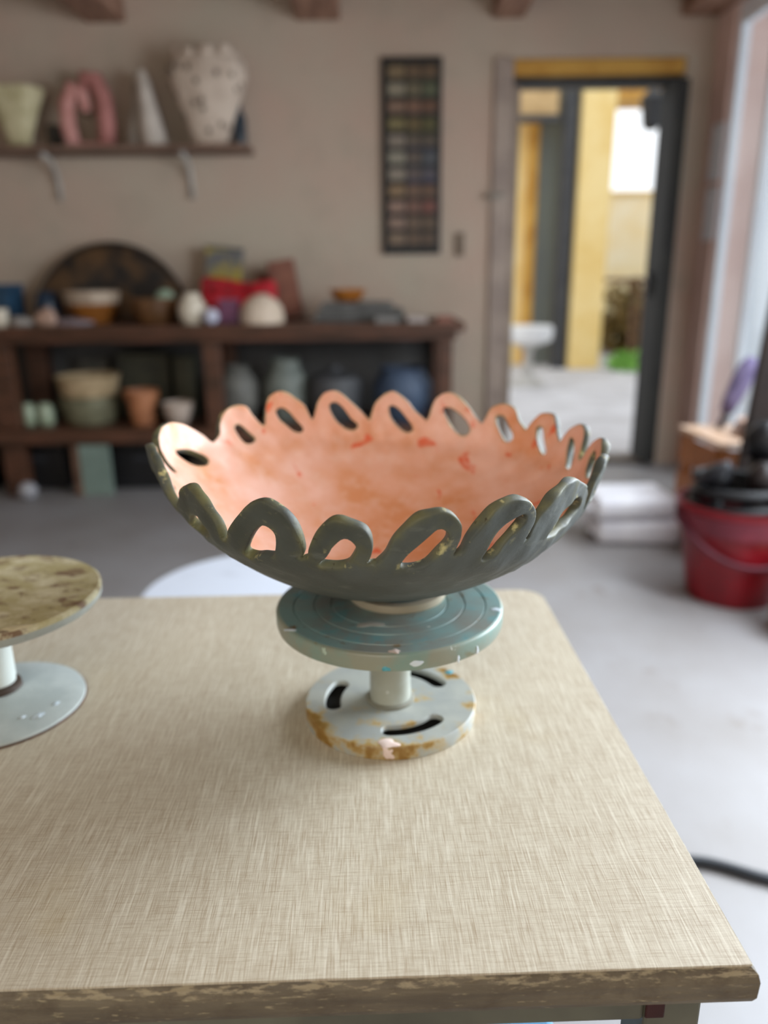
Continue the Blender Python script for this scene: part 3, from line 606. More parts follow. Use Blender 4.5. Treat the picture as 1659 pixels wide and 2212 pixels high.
for r in range(n):
    zc_ = H_*.965-rh*(r+.5)
    for (fx, fw_, c) in ((.10, .30, cols[r]), (.42, .24, cb[r][0]), (.68, .24, cb[r][1])):
        bm = bmesh.new(); add_box(bm, (-W_/2+(fx+fw_/2)*W_, -.026, zc_+rh*.06), (fw_*W_*.94, .008, rh*.72), .002); link('test_tile', bm, mat('chip_'+c, c, None, 30, .35, .05), gp)
    bm = bmesh.new(); add_box(bm, (-W_/2+.67*W_, -.024, zc_-rh*.40), (.5*W_, .005, rh*.16), .001); link('glaze_strip', bm, mat('chip_'+cb[r][2], cb[r][2], None, 30, .35, .05), gp)
a = at(993, 528, YW); t = thing('light_switch', 'dim brown switch plate on the wall right of the glaze chart', 'switch', (a.x, YW, a.z)); box('plate', (0, -.008, 0), (.05, .014, .13), mat('switch_plate', '7b6a58', '6b5b4b'), t); box('rocker', (0, -.018, .01), (.02, .008, .04), mat('switch_rocker', '8d7c6a'), t.children[0])
a = at(1068, 424, YW); t = thing('door_latch', 'small pale metal latch plate beside the doorway', 'latch', (a.x, YW-.024, a.z)); box('plate', (0, -.007, 0), (.09, .012, .035), mat('latch_metal', 'a59c90', '8f867a'), t, .003); tube('bolt', [(-.05, -.02, 0), (.05, -.02, 0)], .007, MATS['latch_metal'], t, 8)
# paper sheets pinned near the corner
for py0, py1, pxa, lab in ((268, 392, 1492, 'pale blue paper sheet pinned at the corner, upper of the two'), (405, 520, 1484, 'pale blue paper sheet pinned at the corner, lower of the two')):
    Y = 4.50; za = at(pxa, py0, Y).z; zb2 = at(pxa, py1, Y).z
    t = thing('pinned_sheet', lab, 'paper', (XR, Y-.02, (za+zb2)/2)); bm = bmesh.new(); add_box(bm, (-.004, 0, 0), (.003, .16, za-zb2), .001); sh_ = link('sheet', bm, mat('pale_blue_paper', 'f2f6fc', 'e6edf6'), t)
    bm = bmesh.new(); add_box(bm, (-.009, 0, (za-zb2)/2-.02), (.008, .014, .014), .003); link('pin', bm, M_DARK, sh_)

# ------------------------------------------------------------------ right hand floor group
# wooden crate with plates, purple duster, red bucket, white sacks
M_PALEW = mat('pale_wood', 'e6cab4', 'd6b090', 5, .6, .2, stretch=(6, 1, 1)); M_ORW = mat('orange_wood', 'b0703c', '96592c', 5, .6, .2)
p = on(1545, 1160, 0); cr = thing('wooden_crate', 'small orange brown wooden crate with a pale top by the window', 'crate', (1.50, 3.17, 0), .05)
ztp = at(1530, 955, 3.0).z
for sx_ in (-1, 1):
    for sy_ in (-1, 1): box('corner_post', (sx_*.15, sy_*.15, ztp/2-.012), (.04, .04, ztp-.024), M_ORW, cr)
for k in range(3):
    zz_ = .07+k*(ztp-.16)/2
    box('slat', (0, -.178, zz_), (.34, .014, (ztp-.1)/3.4), M_ORW, cr); box('slat', (-.178, 0, zz_), (.014, .34, (ztp-.1)/3.4), M_ORW, cr)
for k in range(3): box('lid_plank', (-.125+k*.125, 0, ztp-.011), (.118, .39, .022), M_PALEW, cr, .003)
for k, (dz, rr_, lab) in enumerate(((0, .105, 'pinkish beige plate lowest on the wooden crate'), (.022, .10, 'pinkish beige plate in the middle of the pile on the crate'), (.044, .092, 'pinkish beige plate topmost on the wooden crate'))):
    t = thing('bisque_plate', lab, 'plate', (1.55, 3.12, ztp+.0005+dz), 0, 'bisque plates on the crate'); lathe('body', [(0, 0), (rr_*.6, 0), (rr_, .018), (rr_*.97, .021), (rr_*.55, .006), (0, .006)], mat('beige_bisque', 'c9a793', 'b79480'), t)
d = thing('feather_duster', 'dark purple slender duster leaning against the side window', 'duster', (1.45, 3.27, ztp+.0005))
tube('handle', [(0, 0, .0), (.03, .01, .08)], .014, mat('dark_handle', '40343c'), d, 8)
tube('head', [(.026, .01, .07), (.045, .015, .12), (.075, .02, .19), (.105, .025, .26), (.115, .028, .30)], [.028, .036, .042, .040, .018], mat('purple_plume', '83789a', '64597c', 30, .9, .6), d, 12)
# bucket
MRB = mat('red_plastic', '8a0a1a', '740713', 6, .35, .05)
pb = on(1585, 1300, 0); bk = thing('red_bucket', 'red plastic bucket full of dark tools on the concrete floor', 'bucket', (1.27, 2.62, 0))
hb = .36; r0, r1 = .15, .205
lathe('pail', [(0, 0), (r0, 0), (r0+.004, .01), (r1, hb), (r1+.012, hb), (r1+.012, hb-.02), (r1+.004, hb-.022)][::1], MRB, bk, seg=48)
lathe('inner_wall', [(r1+.010, hb+.001), (r1-.004, hb), (r0-.004, .012), (0, .012)], mat('dark_red_plastic', '6e0a14', '5a0810', 6, .4), bk, seg=48)
lathe('rim_band', [(r1+.002, hb-.09), (r1+.006, hb-.088), (r1+.012, hb-.025), (r1+.006, hb-.022)], mat('dusky_red_plastic', '7d2a38', '6a2230'), bk, seg=48)
tube('bail_handle', [((r1+.018)*math.cos(a), (r1+.018)*math.sin(a)-.0-.03*math.sin(a), hb-.03-.16*math.sin(a-PI) if True else 0) for a in np.linspace(PI, 2*PI, 21)], .009, mat('dark_red_handle', '5c1c2c', '4a1624'), bk, 8)
labs = ['black handled tool upright at the left of the red bucket', 'thick tall black rubber tool in the red bucket', 'very dark brown tool at the front of the red bucket']
for k, (ax, ay, bx_, by_, ht, r_, c) in enumerate(((-.05, .02, -.08, .03, .47, .026, '1b1b1e'), (.03, .02, .08, .03, .62, .040, '19191c'), (.02, -.05, .03, -.08, .50, .028, '2c2322'))):
    t = thing('hand_tool', labs[k], 'tool', (bk.location.x+ax, bk.location.y+ay, .014), 0, 'tools in the red bucket')
    dx, dy = bx_-ax, by_-ay
    tube('handle', [(0, 0, 0), (dx*.5, dy*.5, ht*.5), (dx*.8, dy*.8, ht*.8)], [r_*.7, r_*.8, r_], mat('tool_'+c, c, None, 10, .5), t, 8)
    tube('head', [(dx*.79, dy*.79, ht*.79), (dx*.95, dy*.95, ht*.92), (dx*1.05, dy*1.05, ht)], [r_*1.4, r_*1.9, r_*.9], mat('toolhead_'+c, c, None, 10, .4), t, 8)
t = thing('rubber_hose', 'coiled black rubber hose lying in the mouth of the red bucket', 'hose', (bk.location.x, bk.location.y, hb-.06))
tube('coil', [((.158+.008*math.sin(a*.37))*math.cos(a), (.158+.008*math.sin(a*.37))*math.sin(a), .03+.0068*a+.008*math.sin(a*1.3)) for a in np.linspace(0, 5*PI, 70)], .019, mat('hose_rubber', '17181b', '0f1012', 10, .5), t, 10)
tube('nozzle', [(-.156, 0, .137), (-.14, -.05, .17), (-.10, -.10, .21)], [.016, .024, .02], mat('hose_nozzle', '2b2c31', '1f2024', 10, .4), t, 10)
# white sacks
M_SACK = mat('white_sack', 'f2f2f7', 'e6e6ee', 7, .6, .3)
for k, (px, py, zc_, hh, lab) in enumerate(((1375, 1168, 0, .115, 'lower white clay sack lying on the floor beside the bucket'), (1372, 1085, .1155, .10, 'upper white clay sack lying on the other sack'))):
    q = on(1385, 1178, 0); t = thing('clay_sack', lab, 'sack', (q.x+(.0 if k == 0 else -.03), q.y+.14, zc_), -.1+.12*k)
    bm = bmesh.new(); add_box(bm, (0, 0, hh/2), (.36, .30, hh), .035, seg=4); bmesh.ops.subdivide_edges(bm, edges=bm.edges[:], cuts=2, use_grid_fill=True)
    for v in bm.verts:
        if v.co.z > hh*.5: v.co.z += .006*math.sin(v.co.x*30+k)*math.sin(v.co.y*26)-.006
    link('bag_body', bm, M_SACK, t, True); box('sealed_end', (-.192, 0, hh*.45), (.03, .22, .014), M_SACK, t, .005)
# dark plank and tan stool leg at the right edge
t = thing('dark_plank', 'dark brown plank leaning upright at the right edge of the picture', 'plank', (1.385, 2.875, 0), 0)
bm = bmesh.new(); add_box(bm, (0, 0, .62), (.10, .035, 1.24), .005); bmesh.ops.rotate(bm, verts=bm.verts, cent=(0, 0, 0), matrix=Matrix.Rotation(math.radians(4), 3, 'Y')); mz = min(v.co.z for v in bm.verts); bmesh.ops.translate(bm, verts=bm.verts, vec=(0, 0, -mz)); link('board', bm, mat('umber_wood', '3a2a22', '271b15', 6, .6, .2), t)
bm = bmesh.new(); add_box(bm, (0.03, -.024, .5), (.08, .014, .04), .003); link('cross_cleat', bm, mat('umber_cleat', '2a1e18'), t)
q = on(1668, 1345, 0); t = thing('tan_box', 'tan wooden box at the right edge beside the red bucket', 'box', (q.x+.10, q.y-.10, 0)); box('body', (0, 0, .09), (.22, .22, .18), mat('tan_wood', 'a98f78', '957b64'), t, .004); box('lid', (0, 0, .188), (.235, .235, .015), mat('tan_lid', 'b79d86'), t, .003)
# cable on the floor
pa, pb_ = on(1440, 1858, .011), on(1700, 1896, .011)
pts = [pa+(pb_-pa)*t_+Vector((0, .012*math.sin(t_*5), 0)) for t_ in np.linspace(-.6, 2.2, 24)]
t = tag(tube('floor_cable', pts, .0105, mat('cable_rubber', '2a3038', '1f242b', 10, .4), None, 10), 'black rubber cable crossing the pale floor right of the table', 'cable')
# round white table behind the work table
q = on(560, 1285, .46); rt = thing('round_table', 'round bluish white low table behind the work table', 'table', (q.x, q.y+.02, 0))
lathe('table_top', [(0, .43), (.24, .43), (.265, .437), (.27, .449), (.262, .458), (0, .46)], mat('marbled_white', 'dbe2ee', 'c2c7d2', 6, .45, .1, .5, .66), rt, seg=64)
lathe('pedestal', [(0, 0), (.16, 0), (.15, .02), (.04, .04), (.035, .39), (.1, .4295), (0, .4295)], M_WHITE, rt, seg=32)

# ------------------------------------------------------------------ work table
ROT = math.radians(1.5)
cnr = on(1625, 2083, TOP); far = on(1195, 1272, TOP)
wt = thing('work_table', 'work table with linen patterned laminate top and worn wooden edge', 'table', (cnr.x, cnr.y, 0), ROT)
DEP = (Vector((far.x, far.y))-Vector((cnr.x, cnr.y))).length; WID = 1.05
def lam_poly(ins, rf):
    P = [(-WID, 0+ins), (0-ins, 0+ins)]
    for a in np.linspace(0, PI/2, 7): P.append((-ins-rf+rf*math.cos(a), DEP-ins-rf+rf*math.sin(a)))
    P.append((-WID, DEP-ins)); return P
bm = bmesh.new(); P = lam_poly(0, .03)
vb = [bm.verts.new((x, y, TOP-.0016)) for x, y in P]; vt = [bm.verts.new((x, y, TOP)) for x, y in P]
bm.faces.new(vt); bm.faces.new(vb[::-1])
for i in range(len(P)): bm.faces.new((vb[i], vb[(i+1) % len(P)], vt[(i+1) % len(P)], vt[i]))
link('laminate_top', bm, M_LINEN, wt)
M_EDGE = worn_edge_mat()
bm = bmesh.new(); P = lam_poly(-.003, .03); zz0, zz1 = TOP-.0275, TOP-.0018
rows = []
for (dz, ins) in ((zz0, .003), (zz0+.002, .0008), (zz0+.006, -.0008), (zz1-.008, -.0012), (zz1-.003, 0.0), (zz1, .0035)):
    rows.append([bm.verts.new((x-(ins if abs(x) < .1 and i not in (0, len(P)-1) else 0), y+(ins if y < .1 else -ins), dz)) for i, (x, y) in enumerate(P)])
for a_, b_ in zip(rows, rows[1:]):
    for i in range(len(P)): bm.faces.new((a_[i], a_[(i+1) % len(P)], b_[(i+1) % len(P)], b_[i]))
bm.faces.new(rows[0][::-1]); bm.faces.new(rows[-1]); link('core_board', bm, M_EDGE, wt)
M_FRAME = mat('grey_green_paint', '6d6c5c', '58574b', 9, .5, .2)
zr = TOP-.0278
lw = .036
lx1 = on(1527, 2150, TOP-.03).x-cnr.x; lw = .035
for lx, ly in ((lx1-lw/2, .010+lw/2), (-WID+.06, .010+lw/2), (lx1-lw/2, DEP-.06), (-WID+.06, DEP-.06)):
    box('leg', (lx, ly, zr/2), (lw, lw, zr), M_FRAME, wt, .002)
box('front_rail', ((lx1-lw-WID+.06+lw/2)/2, .019, zr-.013), (WID-.06+lx1-lw*1.5, .016, .026), M_FRAME, wt, .002)
box('back_rail', (-WID/2-.03, DEP-.06, zr-.03), (WID-.17, .018, .06), M_FRAME, wt, .002)
for lx in (lx1-lw/2, -WID+.06): box('side_rail', (lx, DEP/2-.01, zr-.022), (.018, DEP-.16, .044), mat('blue_grey_paint', '5b6878', '49566a', 9, .5, .2), wt, .002)
box('paint_drip', (lx1-lw+.006, .0095, zr-.011), (.012, .002, .022), mat('dark_red_drip', '3c1512', '2c0f0d'), wt, .001)
# blue tub under the table
q = on(1134, 2206, .5); t = thing('blue_tub', 'light blue plastic tub under the work table, just showing under its rail', 'tub', (q.x-.03, q.y+.085, 0)); M_SKY = mat('sky_blue_plastic', '63a9dd', '4c93cc', 6, .4, .05)
hb2 = .50
bm = bmesh.new(); add_box(bm, (0, 0, hb2/2), (.09, .16, hb2), .012); link('tub_body', bm, M_SKY, t); bm = bmesh.new(); add_box(bm, (0, 0, hb2-.008), (.11, .18, .02), .006); link('rim', bm, mat('sky_blue_rim', '78b8e6'), t)

# ------------------------------------------------------------------ banding wheel under the bowl
WX, WYc = .004, .6287
wh = thing('banding_wheel', 'paint spattered banding wheel with teal grey disc under the bowl', 'turntable', (WX, WYc, TOP+.0003))
ZD, TD = .1087, .0163
prof = [(0, ZD-TD), (.0965, ZD-TD), (.0993, ZD-TD+.0015), (.1, ZD-TD+.004), (.1, ZD-.0025), (.0990, ZD-.0006), (.0975, ZD)]
top = []
for rg in (.0845, .0665, .0515):
    top += [(rg+.0008, ZD), (rg+.0003, ZD-.0011), (rg-.0003, ZD-.0011), (rg-.0008, ZD)]
M_WT = wheel_top_mat(); M_WS = wheel_side_mat('olive_grey_enamel', '929382', '80988d', '7d6a35', .64)
d_ = lathe('disc_side', prof+[(.0965, ZD-.0001)], M_WS, wh, seg=128)
dt_ = lathe('disc_top', [(.0975, ZD-.0004), (.0972, ZD+.0002)]+[(r, z+.0002) for r, z in top]+[(0, ZD+.0002)], M_WT, wh, seg=128)
lathe('column', [(0, .0122), (.0195, .0122), (.0190, .014), (.0186, .03), (.0186, ZD-TD-.0002), (0, ZD-TD-.0002)], wheel_side_mat('grey_enamel_column', 'a9aa9c', 'b4b8ae', '8b8468', .72), wh, seg=48)
lathe('collar', [(.0196, .0123), (.0225, .0124), (.0222, .0140), (.0196, .0150)], mat('dark_collar', '8d8b7e', '7b796c'), wh, seg=48)
# base disc with three slots
RB, TB = .0785, .0121
outer = [(RB*math.cos(a), RB*math.sin(a)) for a in np.linspace(0, 2*PI, 121)[:-1]]
slots = []
for ca, sp_ in ((172, 20), (293, 24), (50, 20)):
    c_, h_ = math.radians(ca), math.radians(sp_); rm, hw = .0530, .0068; pts = []
    for a in np.linspace(c_-h_, c_+h_, 14): pts.append(((rm+hw)*math.cos(a), (rm+hw)*math.sin(a)))
    ce = (rm*math.cos(c_+h_), rm*math.sin(c_+h_))
    for b_ in np.linspace(0, PI, 9)[1:-1]: pts.append((ce[0]+hw*math.cos(c_+h_+b_), ce[1]+hw*math.sin(c_+h_+b_)))
    for a in np.linspace(c_+h_, c_-h_, 14): pts.append(((rm-hw)*math.cos(a), (rm-hw)*math.sin(a)))
    ce = (rm*math.cos(c_-h_), rm*math.sin(c_-h_))
    for b_ in np.linspace(PI, 2*PI, 9)[1:-1]: pts.append((ce[0]+hw*math.cos(c_-h_+b_), ce[1]+hw*math.sin(c_-h_+b_)))
    slots.append(pts)
V, T, dd = sheet([outer]+slots, .006, [.0012])
def shell_mesh(name, V, T, d, topf, botf, mats, parent, attr=None, swap=False):
    bnd = d < 1e-7; n = len(V)
    tp = np.array([topf(i) for i in range(n)]) if callable(topf) else topf
    bt = np.array([botf(i) for i in range(n)]) if callable(botf) else botf
    return tp, bt
rnd = .0018
tz = TB - rnd*(1-np.sqrt(np.clip(1-(1-np.clip(dd/rnd, 0, 1))**2, 0, 1)))
bm = bmesh.new(); tv = [bm.verts.new((x, y, z)) for (x, y), z in zip(V, tz)]; bv = [bm.verts.new((x, y, 0 if math.hypot(x, y) > RB-.0006 else TB-.0042)) for x, y in V]
cnt = {}
for t3 in T:
    bm.faces.new([tv[i] for i in t3]); bm.faces.new([bv[i] for i in t3[::-1]])
    for i in range(3):
        e = (t3[i], t3[(i+1) % 3]); k_ = tuple(sorted(e)); cnt[k_] = e if k_ not in cnt else None
for e in cnt.values():
    if e: bm.faces.new((tv[e[0]], bv[e[0]], bv[e[1]], tv[e[1]]))
bmesh.ops.recalc_face_normals(bm, faces=bm.faces)
def base_mat():
    m, nt, b = nodes('pale_enamel_rusted'); co = coords(nt); co.node.inputs['Rotation'].default_value = (0, 0, math.radians(75))
    c = mix(nt, ramp(nt, noise(nt, co, 30, 4), .4, .62), srgb('adb0a9'), srgb('9ea29f'))
    ln = nt.nodes.new('ShaderNodeVectorMath'); ln.operation = 'LENGTH'; nt.links.new(co, ln.inputs[0])
    ed = math_(nt, 'MULTIPLY', ramp(nt, ln.outputs['Value'], .060, .080), .16)
    n_ = math_(nt, 'ADD', noise(nt, co, 38, 6), ed)
    c = mix(nt, ramp(nt, n_, .60, .72), c, srgb('b59a62'))
    c = mix(nt, ramp(nt, n_, .68, .78), c, srgb('8f6a2c'))
    nt.links.new(c, b.inputs['Base Color']); b.inputs['Roughness'].default_value = .42
    bump(nt, b, noise(nt, co, 80, 5), .25, .001); return m
M_BASE = base_mat()
lathe('slot_shade_disc', [(0, -.0002), (.074, -.0002), (.074, .0012), (0, .0012)], mat('slot_shade_black', '191714', '100f0d', 60, .95, .2), wh, seg=64)  # added black disc, paints the shade of the hollow base inside the slots
o = link('base_disc', bm, M_BASE, wh, True); o.data.set_sharp_from_angle(angle=math.radians(50))
# paint splashes, real blobs of dried paint
def blob(parent, loc, nrm, sx_, sy_, th, m, seed, name='paint_splash', spin=0):
    bm = bmesh.new(); n = 22; r_ = np.random.default_rng(seed); k = r_.uniform(-.25, .25, 4); ph = r_.uniform(0, 6, 4)
    ring = []; ring2 = []
    for i in range(n):
        a = 2*PI*i/n; q_ = 1+sum(k[j]*math.sin((j+2)*a+ph[j]) for j in range(4))*.8
        ring.append(bm.verts.new((sx_*q_*math.cos(a), sy_*q_*math.sin(a), 0))); ring2.append(bm.verts.new((.8*sx_*q_*math.cos(a), .8*sy_*q_*math.sin(a), th)))
    c = bm.verts.new((0, 0, th*1.2))
    for i in range(n):
        j = (i+1) % n; bm.faces.new((ring[i], ring[j], ring2[j], ring2[i])); bm.faces.new((ring2[i], ring2[j], c))
    R_ = Vector(nrm).to_track_quat('Z', 'Y').to_matrix() @ Matrix.Rotation(spin, 3, 'Z'); bmesh.ops.rotate(bm, verts=bm.verts, cent=(0, 0, 0), matrix=R_); bmesh.ops.translate(bm, verts=bm.verts, vec=loc)
    return link(name, bm, m, parent, True)
M_PKP = mat('pale_pink_paint', 'ecd6cd', 'e4ccc2', 20, .5, .05); M_WHP = mat('white_splash', 'dde4ea', 'c8d6e0', 20, .4, .05); M_TLP = mat('turquoise_paint', '5fb0be', '4a9aa8', 20, .4, .05)
def wl(px, py, z):
    p_ = on(px, py, TOP+z); return (p_.x-WX, p_.y-WYc, z)
b = wl(838, 1606, TB); blob(o, (b[0], b[1], TB-.0002), (0, 0, 1), .0095, .0062, .0007, M_PKP, 3)
b = (b[0], -math.sqrt(RB**2-b[0]**2), TB*.5); blob(o, (b[0], b[1]+.0002, b[2]), (b[0], b[1], 0), .0048, .0052, .0007, M_PKP, 4)
b = wl(963, 1466, TB); blob(o, (b[0]+.004, b[1]+.012, TB-.0002), (0, 0, 1), .0045, .004, .0005, M_TLP, 5)
for px, py, sx_, sy_, m_, sd in ((900, 1434, .0055, .0026, M_WHP, 6), (990, 1425, .0012, .0035, M_WHP, 7), (1031, 1405, .0012, .0042, M_WHP, 8), (834, 1449, .004, .0018, M_TLP, 9), (700, 1370+34, .002, .003, mat('mint_paint', 'b7c9b8'), 10)):
    d3 = ray(px, py); a_ = d3.x**2+d3.y**2; ox_, oy_ = -WX, -WYc; b_ = 2*(ox_*d3.x+oy_*d3.y); c_ = ox_**2+oy_**2-.1**2; tt = (-b_-math.sqrt(max(0, b_*b_-4*a_*c_)))/(2*a_)
    P_ = Vector((0, 0, EYE))+d3*tt; q_ = (P_.x-WX, P_.y-WYc, min(max(P_.z-TOP, ZD-TD+.004), ZD-.004)); blob(d_, (q_[0]*.998, q_[1]*.998, q_[2]), (q_[0], q_[1], 0), sx_, sy_, .0006, m_, sd)
for px, py, sx_, sy_, m_, sd in ((1071, 1318, .0055, .0032, M_WHP, 11), (852, 1408, .005, .0032, mat('blush_paint', 'd9c4b8'), 12), (800, 1350, .012, .005, mat('dried_slip', 'a8a49a', '979389'), 13), (627, 1362, .006, .002, M_WHP, 14)):
    b = wl(px, py, ZD); blob(dt_, (b[0], b[1], ZD+.0001), (0, 0, 1), sx_, sy_, .0005, m_, sd)

# ------------------------------------------------------------------ second banding wheel at the left
lw_ = thing('banding_wheel', 'ochre smeared banding wheel with a plain domed base at the left edge', 'turntable', (-.367, .646, TOP+.0003))
def ochre_mat():
    m, nt, b = nodes('ochre_smeared_disc'); co = coords(nt)
    n_ = noise(nt, coords(nt, (1, 1.4, 1)), 30, 6, .65, .2)
    c = mix(nt, ramp(nt, n_, .36, .55), srgb('d8d1b2'), srgb('b6ac80'))
    c = mix(nt, ramp(nt, noise(nt, coords(nt, (1, 1.5, 1)), 33, 7, .65, .2), .52, .62), c, srgb('7f6650'))
    c = mix(nt, ramp(nt, noise(nt, co, 90, 4), .66, .72), c, srgb('e4dcb8'))
    nt.links.new(c, b.inputs['Base Color']); b.inputs['Roughness'].default_value = .55; bump(nt, b, n_, .4, .002); return m
RL = .1035; LX, LY = -.004, .010
lathe('disc_side', [(0, ZD-.013), (RL*.97, ZD-.013), (RL*.995, ZD-.010), (RL*.999, ZD-.004)], wheel_side_mat('grey_enamel', 'b4bab4', 'a3aaa6', 'a59a70', .66), lw_, (LX, LY, 0), seg=96)
lathe('disc_top', [(RL*.9992, ZD-.005), (RL, ZD-.002), (RL*.98, ZD), (0, ZD)], ochre_mat(), lw_, (LX, LY, 0), seg=96)
lathe('column', [(.0135, .020), (.0165, .021), (.0172, .026), (.0172, ZD-.0132), (0, ZD-.0132)], mat('white_enamel', 'dfe6e1', 'd2dad5', 9, .35), lw_, (LX*.5, LY*.5, 0), seg=40)
lathe('collar', [(.0136, .015), (.0215, .0152), (.021, .0195), (.0137, .0205)], mat('brown_collar', '4a3a30', '362a22'), lw_, (LX*.4, LY*.4, 0), seg=40)
lathe('base_disc', [(0, 0), (.0785, 0), (.0792, .002), (.0785, .004), (.070, .0068), (.045, .0105), (.0225, .0148), (0, .0150)], wheel_side_mat('white_enamel_base', 'bcc4c2', 'abb4b3', '7a6a58', .74), lw_, (LX*.3, -.003, 0), seg=96)
lathe('rust_edge', [(.0788, .0001), (.0800, .0004), (.0798, .0016), (.0790, .002)], mat('rust_edge_paint', '6b4a38', '4a3226', 40, .7, .3), lw_, (LX*.3, -.003, 0), seg=96)
for (x_, y_, sx_, sy_, sd) in ((.052, -.032, .006, .003, 21), (.040, -.036, .003, .002, 22), (.060, -.012, .004, .0022, 23)):
    zb_ = np.interp(math.hypot(x_, y_), [.0225, .045, .070, .0785], [.0148, .0105, .0068, .004]); blob(lw_, (x_, y_-.003, zb_), (x_*.16, y_*.16, 1), sx_, sy_, .0008, M_WHP, sd)
b = blob(lw_, (RL*.62*1.0+LX, -RL*.76+LY+.006, ZD-.0001), (0, 0, 1), .011, .005, .0006, mat('cream_splash', 'd9ceaa', 'cabf98'), 25, spin=.5)

# ------------------------------------------------------------------ the bowl
Q = [0.20886, -0.01215, 0.66149, 0.05425, -0.01658]; KR = np.array([.05, .09, .125, .155, .18, .2, .215]); KZ = np.array([0.11711, 0.13625, 0.15421, 0.17331, 0.19265, 0.21944, 0.27977]); HM = (-0.01335, 0.00238, -0.00489, 0.08373)
def pchip(x):
    m = np.gradient(KZ, KR); i = np.clip(np.searchsorted(KR, x)-1, 0, len(KR)-2); h = KR[i+1]-KR[i]; t = (x-KR[i])/h
    return (2*t**3-3*t**2+1)*KZ[i]+(t**3-2*t**2+t)*h*m[i]+(-2*t**3+3*t**2)*KZ[i+1]+(t**3-t**2)*h*m[i+1]
def zprof(r): return np.where(r < .05, KZ[0]-.0018*(1-np.clip(r/.05, 0, 1)**2)-.0, pchip(np.maximum(r, .05)))
RS = np.linspace(0, .222, 900); ZS = zprof(RS); ARC = np.concatenate([[0], np.cumsum(np.hypot(np.diff(RS), np.diff(ZS)))])
def surf(r, th):
    wv = (r/.2)**2; m = 1+wv*(HM[0]*np.cos(2*th)+HM[1]*np.sin(2*th)+HM[2]*np.cos(3*th)+HM[3]*np.sin(3*th))
    X = r*m*np.cos(th); Y = r*m*np.sin(th); z = zprof(r)-.1
    return np.stack([Q[1]+X+Q[3]*z, Q[2]+Y+Q[4]*z, .1+z-Q[3]*X-Q[4]*Y], -1)
